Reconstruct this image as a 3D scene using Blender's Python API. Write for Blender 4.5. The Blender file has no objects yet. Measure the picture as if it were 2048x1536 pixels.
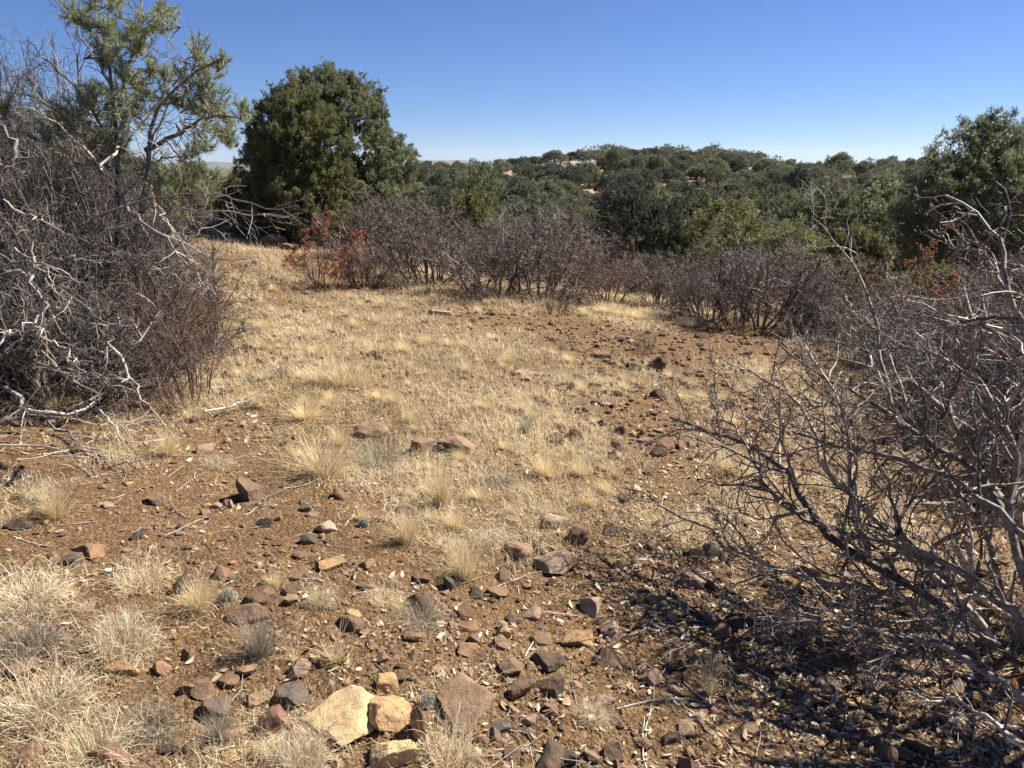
import bpy, math
import numpy as np
from mathutils import Vector

scene = bpy.context.scene
COL = scene.collection
R = math.radians
# ------------------------------------------------------------------ camera
FPX, CX, CY = 1479.0, 1024.0, 768.0          # focal length and centre, in pixels of the 2048x1536 photograph
EYE = 1.6
PITCH = R(16.5)
cd = bpy.data.cameras.new("camera")
cd.sensor_width = 36.0
cd.lens = FPX / 2048 * 36.0
cd.clip_start = 0.05
cd.clip_end = 20000
cam = bpy.data.objects.new("camera", cd)
COL.objects.link(cam)
cam.location = (0, 0, EYE)
cam.rotation_euler = (R(90) - PITCH, 0, 0)
scene.camera = cam
# ------------------------------------------------------------------ sky and sun
SUN_AZ, SUN_EL = 62.0, 45.0                  # azimuth clockwise from +Y (view direction)
world = bpy.data.worlds.new("World")
scene.world = world
world.use_nodes = True
wn = world.node_tree.nodes
wl = world.node_tree.links
wn.clear()
sky = wn.new("ShaderNodeTexSky")
sky.sky_type = 'NISHITA'
sky.sun_disc = False
sky.sun_elevation = R(SUN_EL)
sky.sun_rotation = R(SUN_AZ)
sky.altitude = 3000
sky.air_density = 1.05
sky.dust_density = 0.0
sky.ozone_density = 10.0
bg = wn.new("ShaderNodeBackground")
bg.inputs["Strength"].default_value = 0.05
wo = wn.new("ShaderNodeOutputWorld")
tint = wn.new("ShaderNodeMix")                # one even white-balance tint over the whole sky
tint.data_type = 'RGBA'; tint.blend_type = 'MULTIPLY'; tint.inputs[0].default_value = 1.0
tint.inputs[7].default_value = (0.86, 0.88, 1.0, 1)
wl.new(sky.outputs[0], tint.inputs[6])
wl.new(tint.outputs[2], bg.inputs[0])
wl.new(bg.outputs[0], wo.inputs[0])
sd = bpy.data.lights.new("sun", 'SUN')
sd.energy = 5.0
sd.angle = R(0.53)
sd.color = (1.0, 0.94, 0.85)
sun = bpy.data.objects.new("sun", sd)
COL.objects.link(sun)
sdir = Vector((math.sin(R(SUN_AZ)) * math.cos(R(SUN_EL)), math.cos(R(SUN_AZ)) * math.cos(R(SUN_EL)), math.sin(R(SUN_EL))))
sun.rotation_euler = sdir.to_track_quat('Z', 'Y').to_euler()
sun.location = (20, 20, 30)
vs = scene.view_settings
vs.view_transform = 'Standard'
vs.look = 'None'
vs.exposure = 1.18
vs.gamma = 1.0
vs.use_curve_mapping = False
scene.cycles.max_bounces = 6
scene.cycles.diffuse_bounces = 3
scene.cycles.volume_bounces = 1
# ------------------------------------------------------------------ noise
def _h(i, j, k, s):
    n = (i.astype(np.int64) * 374761393 + j.astype(np.int64) * 668265263 + k.astype(np.int64) * 2147483647 + s * 974634777) & 0xFFFFFFFF
    n = ((n ^ (n >> 13)) * 1274126177) & 0xFFFFFFFF
    n = ((n ^ (n >> 16)) * 2246822519) & 0xFFFFFFFF
    return ((n ^ (n >> 15)) & 0xFFFFFF) / float(0xFFFFFF)
def vnoise(x, y, z=None, s=0):
    x = np.asarray(x, float); y = np.asarray(y, float)
    z = np.zeros_like(x) if z is None else np.asarray(z, float)
    i, j, k = np.floor(x), np.floor(y), np.floor(z)
    u, v, w = x - i, y - j, z - k
    u = u * u * (3 - 2 * u); v = v * v * (3 - 2 * v); w = w * w * (3 - 2 * w)
    r = 0
    for a in (0, 1):
        for b in (0, 1):
            for c in (0, 1):
                r = r + _h(i + a, j + b, k + c, s) * (u if a else 1 - u) * (v if b else 1 - v) * (w if c else 1 - w)
    return r * 2 - 1
def fbm(x, y, z=None, o=4, s=0):
    a, t, r = 1.0, 0.0, 0.0
    z = None if z is None else np.asarray(z, float)
    for n in range(o):
        f = 2.03 ** n
        r = r + a * vnoise(np.asarray(x) * f + 13.1 * n, np.asarray(y) * f - 7.7 * n, None if z is None else z * f + 3.3 * n, s + n)
        t += a; a *= 0.5
    return r / t
def sstep(a, b, x):
    t = np.clip((x - a) / (b - a), 0, 1)
    return t * t * (3 - 2 * t)
# ------------------------------------------------------------------ terrain
def softplus(x, w):
    return w * np.logaddexp(0, x / w)
RU = [-2.0, -0.7, -0.4, -0.354, -0.219, -0.118, -0.02, 0.07, 0.29, 0.40, 0.56, 0.69, 0.95, 2.0]
RZ = [-5, -6, -6, -5, -3.4, -1.7, -0.4, 2.3, 1.7, -1.6, 0.3, 0.8, 0, -3]
def height0(x, y):
    x = np.asarray(x, float); y = np.asarray(y, float)
    X = 25 * np.tanh(x / 25)
    Y = np.where(y > 0, y, 12 * np.tanh(y / 12))
    yc = 15.8 - 0.30 * x + 1.05 * softplus(-x - 0.5, 1.0)
    near = -0.08 * X - 0.05 * Y - 0.11 * softplus(y - yc, 0.9)
    near = near + 0.5 * np.exp(-((x + 9.5) / 4.5) ** 2 - ((y - 23) / 6.5) ** 2) + 0.12 * np.exp(-((x + 6) / 3) ** 2 - ((y - 11) / 4) ** 2)
    r = np.maximum(y, 1e-3)
    u = np.clip(x / r, -2, 2)
    zc = np.interp(u, RU, RZ)
    base = -4.6
    far = base + (zc - base) * sstep(50, 165, y) - (zc + 16) * sstep(178, 420, y)
    far = far + 0.5 * vnoise(x / 22, y / 22, s=5) * sstep(40, 90, y)
    k = 1.2
    hi = np.maximum(near, far); lo = np.minimum(near, far)
    h = hi + k * np.log1p(np.exp((lo - hi) / k)) * 1.0
    hard = hi
    m = sstep(18, 30, np.maximum(y, np.abs(x)))
    return np.where(m > 0, hard * (1 - m) + h * m, near)
def height(x, y):
    h = height0(x, y)
    r = np.sqrt(x * x + y * y)
    m = 1 - sstep(22, 45, r)
    h = h + m * (0.035 * fbm(x / 0.9, y / 0.9, o=3, s=11) + 0.07 * vnoise(x / 3.1, y / 3.1, s=2))
    mm = 1 - sstep(5, 12, r)
    h = h + mm * (0.012 * fbm(x / 0.16, y / 0.16, o=3, s=21))
    return h
def H(x, y):
    return float(height(np.array([x]), np.array([y]))[0])
cp, sp = math.cos(PITCH), math.sin(PITCH)
def rays(px, py):
    a = (np.asarray(px, float) - CX) / FPX
    b = (CY - np.asarray(py, float)) / FPX
    return a, cp + b * sp, -sp + b * cp      # x, y, z for depth 1
def at(px, py, d):
    a, b, c = rays(px, py)
    return np.array([a * d, b * d, EYE + c * d])
DS = np.exp(np.linspace(np.log(1.2), np.log(400), 700))
def ground_hit(px, py):
    """where the ray through a photo pixel meets the ground: x, y, z, depth"""
    a, b, c = rays(px, py)
    g = EYE + c * DS - height(a * DS, b * DS)
    i = np.argmax(g < 0)
    if g[i] >= 0: i = len(DS) - 1
    lo, hi = DS[max(i - 1, 0)], DS[i]
    for _ in range(18):
        m = 0.5 * (lo + hi)
        if EYE + c * m - H(a * m, b * m) < 0: hi = m
        else: lo = m
    return a * hi, b * hi, H(a * hi, b * hi), hi
def project(x, y, z):
    dz = z - EYE
    dep = y * cp - dz * sp
    return CX + FPX * x / dep, CY - FPX * (y * sp + dz * cp) / dep, dep
# ------------------------------------------------------------------ mesh helpers
def np_mesh(name, V, faces, mat, smooth=False, attrs=None):
    """faces: list of int arrays (n, k)"""
    me = bpy.data.meshes.new(name)
    V = np.ascontiguousarray(V, dtype=np.float32)
    me.vertices.add(len(V))
    me.vertices.foreach_set("co", V.ravel())
    fl = [f for f in faces if len(f)]
    loops = np.concatenate([f.ravel() for f in fl]).astype(np.int32)
    sizes = np.concatenate([np.full(len(f), f.shape[1]) for f in fl])
    starts = np.concatenate([[0], np.cumsum(sizes)[:-1]]).astype(np.int32)
    me.loops.add(len(loops))
    me.loops.foreach_set("vertex_index", loops)
    me.polygons.add(len(sizes))
    me.polygons.foreach_set("loop_start", starts)
    me.update(calc_edges=True)
    me.polygons.foreach_set("use_smooth", np.full(len(sizes), bool(smooth)))
    if attrs:
        for k, a in attrs.items():
            a = np.asarray(a, dtype=np.float32)
            if a.ndim == 1:
                at_ = me.attributes.new(k, 'FLOAT', 'POINT'); at_.data.foreach_set("value", a)
            else:
                at_ = me.attributes.new(k, 'FLOAT_COLOR', 'POINT')
                at_.data.foreach_set("color", np.hstack([a, np.ones((len(a), 1), np.float32)]).ravel())
    me.materials.append(mat)
    return me
def link(name, data, parent=None, loc=None):
    o = bpy.data.objects.new(name, data)
    COL.objects.link(o)
    if parent: o.parent = parent
    if loc is not None: o.location = loc
    return o
def tag(o, label=None, cat=None, group=None, kind=None):
    if label: o["label"] = label
    if cat: o["category"] = cat
    if group: o["group"] = group
    if kind: o["kind"] = kind
    return o
def thing(name, loc, rz=0, sc=(1, 1, 1), label=None, cat=None, group=None):
    o = link(name, None, None, loc)
    o.rotation_euler = (0, 0, rz); o.scale = sc
    o.empty_display_size = 0.1
    return tag(o, label, cat, group)
def copy_thing(src, loc, rz, sc, label, group=None, name=None):
    c = src.copy(); COL.objects.link(c)
    if name: c.name = name
    c.location = loc; c.rotation_euler = (0, 0, rz); c.scale = sc
    c["label"] = label
    if group: c["group"] = group
    elif "group" in c: del c["group"]
    for ch in src.children:
        d = ch.copy(); COL.objects.link(d); d.parent = c
        for g in ch.children:
            e = g.copy(); COL.objects.link(e); e.parent = d
    return c
def unit(v):
    return v / np.maximum(np.linalg.norm(v, axis=-1, keepdims=True), 1e-9)
# ------------------------------------------------------------------ materials
class NT:
    def __init__(s, name):
        s.m = bpy.data.materials.new(name); s.m.use_nodes = True
        s.n = s.m.node_tree.nodes; s.l = s.m.node_tree.links
        s.n.clear()
        s.out = s.n.new("ShaderNodeOutputMaterial")
    def a(s, t, **k):
        n = s.n.new(t)
        for kk, v in k.items():
            if kk.startswith("i_"): 
                key = kk[2:]
                n.inputs[int(key) if key.isdigit() else key.replace("_", " ")].default_value = v
            else: setattr(n, kk, v)
        return n
    def c(s, a, b, *rest):
        s.l.new(a, b)
    def noise(s, scale, detail=4, rough=0.6, co=None):
        n = s.a("ShaderNodeTexNoise"); n.inputs["Scale"].default_value = scale
        n.inputs["Detail"].default_value = detail; n.inputs["Roughness"].default_value = rough
        if co: s.l.new(co, n.inputs["Vector"])
        return n.outputs[0]
    def ramp(s, f, stops, interp='LINEAR'):
        n = s.a("ShaderNodeValToRGB"); e = n.color_ramp.elements
        n.color_ramp.interpolation = interp
        while len(e) < len(stops): e.new(0.5)
        for q, (p, c) in zip(e, stops):
            q.position = p; q.color = (c[0], c[1], c[2], 1) if len(c) == 3 else c
        s.l.new(f, n.inputs[0]); return n.outputs[0]
    def mix(s, f, a, b, mode='MIX'):
        n = s.a("ShaderNodeMix", data_type='RGBA', blend_type=mode)
        for sock, v in ((n.inputs[0], f), (n.inputs[6], a), (n.inputs[7], b)):
            if hasattr(v, "is_linked") or isinstance(v, bpy.types.NodeSocket): s.l.new(v, sock)
            elif isinstance(v, tuple): sock.default_value = (*v[:3], 1)
            else: sock.default_value = v
        return n.outputs[2]
    def math(s, op, a, b=0.0, clamp=False):
        n = s.a("ShaderNodeMath", operation=op, use_clamp=clamp)
        for sock, v in ((n.inputs[0], a), (n.inputs[1], b)):
            if isinstance(v, bpy.types.NodeSocket): s.l.new(v, sock)
            else: sock.default_value = v
        return n.outputs[0]
    def bsdf(s, color, rough=0.9, spec=0.2, bump=None, bs=0.5, bd=0.01):
        b = s.a("ShaderNodeBsdfPrincipled")
        if isinstance(color, tuple): b.inputs["Base Color"].default_value = (*color, 1)
        else: s.l.new(color, b.inputs["Base Color"])
        b.inputs["Roughness"].default_value = rough
        b.inputs["Specular IOR Level"].default_value = spec
        if bump is not None:
            k = s.a("ShaderNodeBump"); k.inputs["Strength"].default_value = bs; k.inputs["Distance"].default_value = bd
            s.l.new(bump, k.inputs["Height"]); s.l.new(k.outputs[0], b.inputs["Normal"])
        return b
    def done(s, sh):
        s.l.new(sh, s.out.inputs["Surface"]); return s.m

def mat_ground():
    t = NT("red_brown_dirt")
    tc = t.a("ShaderNodeTexCoord").outputs["Object"]
    big = t.noise(0.7, 5, 0.6, tc)
    mid = t.noise(9, 5, 0.65, tc)
    fine = t.noise(95, 4, 0.7, tc)
    c1 = t.ramp(big, [(0.3, (0.11, 0.066, 0.033)), (0.55, (0.165, 0.100, 0.048)), (0.75, (0.225, 0.145, 0.075))])
    c2 = t.ramp(mid, [(0.3, (0.078, 0.046, 0.024)), (0.6, (0.20, 0.122, 0.06)), (0.8, (0.29, 0.195, 0.105))])
    c = t.mix(0.55, c1, c2)
    g = t.ramp(fine, [(0.36, (0.4, 0.37, 0.35)), (0.5, (1, 1, 1)), (0.66, (1.7, 1.65, 1.55))])
    c = t.mix(0.8, c, g, 'MULTIPLY')
    vo = t.a("ShaderNodeTexVoronoi"); vo.inputs["Scale"].default_value = 55; t.c(tc, vo.inputs["Vector"])
    vo2 = t.a("ShaderNodeTexVoronoi"); vo2.inputs["Scale"].default_value = 130; t.c(tc, vo2.inputs["Vector"])
    sepc = t.a("ShaderNodeSeparateColor"); t.c(vo.outputs["Color"], sepc.inputs[0])
    c = t.mix(t.math('MULTIPLY', t.math('GREATER_THAN', sepc.outputs[0], 0.8), 0.35), c, (0.36, 0.25, 0.17))
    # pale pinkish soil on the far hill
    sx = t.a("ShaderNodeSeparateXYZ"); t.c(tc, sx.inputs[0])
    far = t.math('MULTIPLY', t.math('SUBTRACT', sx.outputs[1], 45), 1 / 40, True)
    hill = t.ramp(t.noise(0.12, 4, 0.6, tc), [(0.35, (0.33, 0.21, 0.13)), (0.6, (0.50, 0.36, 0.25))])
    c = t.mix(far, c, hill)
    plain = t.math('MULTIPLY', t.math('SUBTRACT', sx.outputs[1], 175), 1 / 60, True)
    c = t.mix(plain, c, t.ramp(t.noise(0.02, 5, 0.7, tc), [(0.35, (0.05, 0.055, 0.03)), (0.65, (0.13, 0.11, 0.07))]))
    h = t.math('ADD', t.math('MULTIPLY', t.math('SUBTRACT', 0.5, vo.outputs["Distance"]), 0.9),
               t.math('ADD', t.math('MULTIPLY', fine, 0.8), t.math('MULTIPLY', t.math('SUBTRACT', 0.5, vo2.outputs["Distance"]), 0.4)))
    return t.done(t.bsdf(c, 0.95, 0.1, h, 1.0, 0.012).outputs[0])
def mat_rock(obj=True):
    t = NT("volcanic_rock" if obj else "gravel_stone")
    tc = t.a("ShaderNodeTexCoord").outputs["Object"]
    if obj:
        geo = t.a("ShaderNodeNewGeometry").outputs["Position"]
        base = t.a("ShaderNodeObjectInfo").outputs["Color"]
    else:
        geo = tc
        base = t.a("ShaderNodeAttribute", attribute_name="col").outputs["Color"]
    m = t.ramp(t.noise(18, 5, 0.65, geo), [(0.3, (0.5, 0.47, 0.44)), (0.5, (0.95, 0.95, 0.95)), (0.72, (1.5, 1.38, 1.2))])
    f = t.noise(140, 4, 0.7, geo)
    fr = t.ramp(f, [(0.3, (0.6, 0.58, 0.56)), (0.5, (1, 1, 1)), (0.7, (1.25, 1.22, 1.2))])
    c = t.mix(0.85, base, m, 'MULTIPLY')
    c = t.mix(0.8, c, fr, 'MULTIPLY')
    dust = t.ramp(t.noise(7, 4, 0.6, geo), [(0.42, (0, 0, 0)), (0.7, (0.7, 0.7, 0.7))])
    c = t.mix(t.math('MULTIPLY', dust, 1.0), c, (0.22, 0.14, 0.085))
    b = t.bsdf(c, 0.95, 0.04, t.math('ADD', f, t.math('MULTIPLY', t.noise(40, 4, 0.6, geo), 1.5)), 0.8, 0.006)
    return t.done(b.outputs[0])
def mat_pitted(name="pitted_yellow_rock"):
    t = NT(name)
    geo = t.a("ShaderNodeNewGeometry").outputs["Position"]
    base = t.a("ShaderNodeObjectInfo").outputs["Color"]
    v = t.a("ShaderNodeTexVoronoi"); v.inputs["Scale"].default_value = 120; t.c(geo, v.inputs["Vector"])
    sc_ = t.a("ShaderNodeSeparateColor"); t.c(v.outputs["Color"], sc_.inputs[0])
    pit = t.math('MULTIPLY', t.math('LESS_THAN', v.outputs["Distance"], t.math('MULTIPLY', t.noise(50, 3, .6, geo), 0.5)), t.math('GREATER_THAN', sc_.outputs[0], 0.55))
    m = t.ramp(t.noise(22, 5, 0.65, geo), [(0.3, (0.6, 0.5, 0.42)), (0.5, (1, 1, 1)), (0.7, (1.12, 1.1, 1.02))])
    c = t.mix(0.85, base, m, 'MULTIPLY')
    c = t.mix(pit, c, (0.12, 0.07, 0.035))
    big = t.ramp(t.noise(9, 4, 0.6, geo), [(0.58, (0, 0, 0)), (0.72, (1, 1, 1))])
    c = t.mix(t.math('MULTIPLY', big, 0.75), c, (0.24, 0.14, 0.075))
    sm = t.ramp(t.noise(3.5, 6, 0.75, geo), [(0.45, (0, 0, 0)), (0.62, (1, 1, 1))])
    c = t.mix(t.math('MULTIPLY', sm, 0.35), c, (0.30, 0.19, 0.10))
    h = t.math('SUBTRACT', t.noise(60, 4, 0.6, geo), pit)
    return t.done(t.bsdf(c, 0.9, 0.15, h, 0.8, 0.006).outputs[0])
def mat_bark(name, lo, hi, scale=45.0):
    t = NT(name)
    geo = t.a("ShaderNodeNewGeometry").outputs["Position"]
    c = t.ramp(t.noise(scale, 4, 0.65, geo), [(0.32, lo), (0.66, hi)])
    rnd = t.a("ShaderNodeAttribute", attribute_name="v").outputs["Fac"]
    c = t.mix(1.0, c, t.ramp(rnd, [(0, (0.3, 0.3, 0.3)), (0.6, (0.8, 0.8, 0.8)), (1, (1.6, 1.6, 1.6))]), 'MULTIPLY')  # per-branch darkening and brightening imitates deep shade and sunlit highlights
    oi = t.a("ShaderNodeObjectInfo").outputs["Random"]
    c = t.mix(1.0, c, t.ramp(oi, [(0, (0.7, 0.68, 0.66)), (0.5, (1, 0.97, 0.95)), (1, (1.2, 1.2, 1.22))]), 'MULTIPLY')
    return t.done(t.bsdf(c, 0.6, 0.45, t.noise(scale * 3, 3, 0.6, geo), 0.5, 0.003).outputs[0])
def mat_leaf(name, stops, trans=0.25, rough=0.7, objvar=0.25, spec=0.25):
    t = NT(name)
    rnd = t.a("ShaderNodeAttribute", attribute_name="v").outputs["Fac"]
    c = t.ramp(rnd, stops)
    oi = t.a("ShaderNodeObjectInfo").outputs["Random"]
    c = t.mix(1.0, c, t.ramp(oi, [(0, (1 - objvar, 1 - objvar, 1 - objvar * .8)), (0.5, (1 - objvar * .1, 1, 1 + objvar * .2)), (1, (1 + objvar, 1 + objvar, 1 + objvar * 0.6))]), 'MULTIPLY')
    b = t.bsdf(c, rough, spec)
    tr = t.a("ShaderNodeBsdfTranslucent"); t.c(c, tr.inputs[0])
    mx = t.a("ShaderNodeMixShader"); mx.inputs[0].default_value = trans
    t.c(b.outputs[0], mx.inputs[1]); t.c(tr.outputs[0], mx.inputs[2])
    return t.done(mx.outputs[0])
M = {}
M['ground'] = mat_ground()
M['rock'] = mat_rock(True)
M['gravel'] = mat_rock(False)
M['pitted'] = mat_pitted()
M['bark'] = mat_bark("grey_shrub_bark", (0.075, 0.056, 0.040), (0.52, 0.43, 0.335))
M['bark_far'] = mat_bark("mauve_grey_twig", (0.065, 0.048, 0.037), (0.33, 0.262, 0.205), 12)
M['bark_red'] = mat_bark("reddish_twig", (0.10, 0.06, 0.042), (0.26, 0.165, 0.115), 12)
M['bark_left'] = mat_bark("shade_darkened_thicket_bark", (0.018, 0.014, 0.011), (0.22, 0.185, 0.15), 30)  # thicket's inner shade is put into this bark colour
M['bark_dark'] = mat_bark("dark_tree_bark", (0.045, 0.038, 0.032), (0.17, 0.15, 0.13))
M['bark_pale'] = mat_bark("pale_dead_wood", (0.22, 0.19, 0.16), (0.58, 0.53, 0.47))
M['pine'] = mat_leaf("pine_needles", [(0, (0.14, 0.17, 0.07)), (0.5, (0.29, 0.325, 0.15)), (1, (0.46, 0.485, 0.28))], 0.35, 0.5, 0.0, 0.5)
M['pinyon'] = mat_leaf("pinyon_foliage", [(0, (0.08, 0.092, 0.042)), (0.5, (0.17, 0.185, 0.095)), (1, (0.30, 0.31, 0.18))], 0.42, 0.5, 0.12)
M['juniper'] = mat_leaf("juniper_foliage", [(0, (0.08, 0.088, 0.03)), (0.5, (0.17, 0.175, 0.068)), (1, (0.28, 0.28, 0.13))], 0.45, 0.7, 0.1)
M['hilltree'] = mat_leaf("hill_tree_foliage", [(0, (0.065, 0.072, 0.041)), (0.5, (0.12, 0.128, 0.076)), (1, (0.20, 0.205, 0.13))], 0.35, 0.6, 0.45)
M['straw'] = mat_leaf("dry_straw_grass", [(0, (0.32, 0.23, 0.12)), (0.4, (0.72, 0.57, 0.315)), (1, (0.93, 0.81, 0.54))], 0.42, 0.6, 0.12)
M['pale'] = mat_leaf("pale_curly_grass", [(0, (0.30, 0.22, 0.13)), (0.35, (0.70, 0.57, 0.37)), (1, (0.92, 0.82, 0.60))], 0.38, 0.6, 0.12)
M['greygrass'] = mat_leaf("grey_old_grass", [(0, (0.17, 0.14, 0.10)), (0.5, (0.34, 0.29, 0.21)), (1, (0.55, 0.48, 0.36))], 0.3, 0.7, 0.12)
M['litter'] = mat_leaf("dead_leaf", [(0, (0.22, 0.12, 0.065)), (0.3, (0.42, 0.29, 0.17)), (0.6, (0.58, 0.46, 0.30)), (1, (0.76, 0.65, 0.46))], 0.2, 0.6, 0.0)
M['rust'] = mat_leaf("rusty_dry_leaf", [(0, (0.16, 0.065, 0.03)), (0.5, (0.31, 0.13, 0.06)), (1, (0.45, 0.22, 0.11))], 0.35, 0.6, 0.1)
M['tanleaf'] = mat_leaf("tan_dry_leaf", [(0, (0.16, 0.09, 0.06)), (0.5, (0.28, 0.17, 0.11)), (1, (0.40, 0.27, 0.18))], 0.3, 0.6, 0.1)
M['spine'] = mat_leaf("grey_spines", [(0, (0.25, 0.23, 0.2)), (1, (0.62, 0.58, 0.52))], 0.1, 0.6, 0.0)
# ------------------------------------------------------------------ ground sheet
def build_ground():
    r = np.concatenate([[0.0], np.exp(np.arange(np.log(0.35), np.log(26), 0.0090)), np.exp(np.arange(np.log(26), np.log(9000), 0.035))])
    th = np.concatenate([np.linspace(-180, -44, 50, endpoint=False), np.linspace(-44, 44, 195, endpoint=False), np.linspace(44, 180, 50, endpoint=False)])
    th = np.radians(th)
    nr, nt = len(r), len(th)
    Rr, T = np.meshgrid(r, th, indexing='ij')
    x = Rr * np.sin(T); y = Rr * np.cos(T)
    z = height(x, y)
    ff = 1 - sstep(2.5, 6, Rr)
    z = z + ff * 0.003 * fbm(x / 0.03, y / 0.03, o=2, s=31)
    V = np.stack([x, y, z], -1).reshape(-1, 3)
    i = np.arange(nr - 1)[:, None]; j = np.arange(nt)[None, :]
    a = i * nt + j; b = i * nt + (j + 1) % nt
    c = (i + 1) * nt + (j + 1) % nt; d = (i + 1) * nt + j
    F = np.stack([a, d, c, b], -1).reshape(-1, 4)
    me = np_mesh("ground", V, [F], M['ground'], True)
    tag(link("ground", me), kind='structure')
build_ground()
def build_mountains():
    n = 260
    th = np.radians(np.linspace(-48, 48, n))
    prof = 52 + 34 * fbm(th * 9, th * 0, o=5, s=44)
    rows = []
    for k, (rr, f) in enumerate([(5200, -0.6), (5500, 0.25), (5900, 0.62), (6300, 0.85), (6700, 1.0), (7600, 0.3)]):
        zz = -16 + prof * f + (12 * fbm(th * 60, th * 0 + k * 3.1, o=4, s=50 + k) if 0 < f else 0)
        rows.append(np.stack([rr * np.sin(th), rr * np.cos(th), zz], -1))
    V = np.concatenate(rows)
    i = np.arange(5)[:, None]; j = np.arange(n - 1)[None, :]
    F = np.stack([i * n + j, i * n + j + 1, (i + 1) * n + j + 1, (i + 1) * n + j], -1).reshape(-1, 4)
    t = NT("distant_scrub_mountain")
    g = t.a("ShaderNodeNewGeometry").outputs["Position"]
    m = t.done(t.bsdf(t.ramp(t.noise(0.01, 5, 0.6, g), [(0.35, (0.07, 0.08, 0.05)), (0.7, (0.16, 0.14, 0.10))]), 0.95, 0.1).outputs[0])
    tag(link("distant_hills", np_mesh("distant_hills", V, [F], m, True)), kind='structure')
build_mountains()
# ------------------------------------------------------------------ branches
def tubes(rng, P, Rd, sides=4):
    """P (N,K,3), Rd (N,K) -> V, F, v"""
    N, K, _ = P.shape
    T = np.empty_like(P)
    T[:, 1:-1] = P[:, 2:] - P[:, :-2]; T[:, 0] = P[:, 1] - P[:, 0]; T[:, -1] = P[:, -1] - P[:, -2]
    T = unit(T)
    ref = unit(np.cross(T.mean(1) + 1e-6, rng.normal(size=(N, 3))))[:, None, :]
    U = unit(ref - (ref * T).sum(-1, keepdims=True) * T)
    W = np.cross(T, U)
    ang = np.arange(sides) * 2 * math.pi / sides
    V = P[:, :, None, :] + Rd[:, :, None, None] * (np.cos(ang)[None, None, :, None] * U[:, :, None, :] + np.sin(ang)[None, None, :, None] * W[:, :, None, :])
    base = (np.arange(N) * K * sides)[:, None, None]
    k = np.arange(K - 1)[None, :, None]; s = np.arange(sides)[None, None, :]
    a = base + k * sides + s; b = base + k * sides + (s + 1) % sides
    F = np.stack([a, b, b + sides, a + sides], -1).reshape(-1, 4)
    v = np.repeat(rng.random(N), K * sides)
    return V.reshape(-1, 3), F, v
def merge(parts):
    Vs, Fs, vs_, off = [], {}, [], 0
    for V, F, v in parts:
        Fs.setdefault(F.shape[1], []).append(F + off)
        Vs.append(V); vs_.append(v); off += len(V)
    return np.concatenate(Vs), [np.concatenate(f) for f in Fs.values()], np.concatenate(vs_)
def mesh_parts(name, parts, mat, smooth=False):
    V, F, v = merge(parts)
    return np_mesh(name, V, F, mat, smooth, {"v": v})
def polylines(rng, S, D, L, Rr, k, wob, up=0.0, taper=0.35):
    N = len(S)
    P = np.empty((N, k + 1, 3)); P[:, 0] = S
    d = unit(D)
    st = (L / k)[:, None]
    bias = rng.normal(size=(N, 3)) * wob * 0.35
    for i in range(k):
        d = unit(d + rng.normal(size=(N, 3)) * wob + bias + np.array([0, 0, up]))
        P[:, i + 1] = P[:, i] + d * st
    t = np.linspace(0, 1, k + 1)
    return P, Rr[:, None] * (1 - (1 - taper) * t)[None, :]
def children(rng, P, Rd, per, tmin, ang, lr, rr, Lpar, k, wob, up=0.0, taper=0.35, rmin=0.0, lrand=0.5):
    N, K, _ = P.shape
    n = N * per
    pi_ = np.repeat(np.arange(N), per)
    t = tmin + (1 - tmin) * (np.tile((np.arange(per) + 0.5) / per, N) + rng.uniform(-0.5, 0.5, n) / per)
    t = np.clip(t, 0, 0.999) * (K - 1)
    i = t.astype(int); f = (t - i)[:, None]
    S = P[pi_, i] * (1 - f) + P[pi_, i + 1] * f
    T = unit(P[pi_, i + 1] - P[pi_, i])
    rad = (Rd[pi_, i] * (1 - f[:, 0]) + Rd[pi_, i + 1] * f[:, 0]) * rr
    q = unit(np.cross(T, rng.normal(size=(n, 3))))
    a = np.radians(rng.normal(ang, ang * 0.3, n))[:, None]
    D = T * np.cos(a) + q * np.sin(a)
    tt = t / (K - 1)
    L = Lpar[pi_] * lr * (1.15 - 0.6 * tt) * rng.uniform(1 - lrand, 1 + lrand * 0.6, n)
    Pc, Rc = polylines(rng, S, D, L, np.maximum(rad, rmin), k, wob, up, taper)
    return Pc, Rc, L
def shrub_levels(rng, h, w, nst=12, r0=0.018, per=(7, 6, 4), rmin=0.0016, wob=0.13, arch=0.0, low=0.25):
    a = rng.uniform(0, 2 * math.pi, nst)
    el = np.radians(90 * (low + (1 - low) * rng.random(nst) ** 0.8))
    D = np.stack([np.cos(a) * np.cos(el), np.sin(a) * np.cos(el), np.sin(el)], -1)
    S = np.stack([np.cos(a), np.sin(a), 0 * a], -1) * (0.04 + 0.1 * rng.random(nst)[:, None]) * w
    S[:, 2] = -0.05
    ext = np.sqrt((np.cos(el) * w * 0.5) ** 2 + (np.sin(el) * h) ** 2)
    L = ext * rng.uniform(0.75, 1.0, nst) * 0.82
    P0, R0 = polylines(rng, S, D, L, r0 * rng.uniform(0.6, 1.2, nst), 7, wob, 0.03 - arch)
    lv = [(P0, R0)]
    P, Rd, Lp = P0, R0, L
    for n, (p, an, lr) in enumerate(zip(per, (42, 52, 58), (0.5, 0.52, 0.55))):
        P, Rd, Lp = children(rng, P, Rd, p, 0.22 if n == 0 else 0.12, an, lr, 0.62, Lp, (5, 3, 2)[n], wob * 1.3, 0.04, 0.45, rmin)
        lv.append((P, Rd))
    return lv
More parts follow.
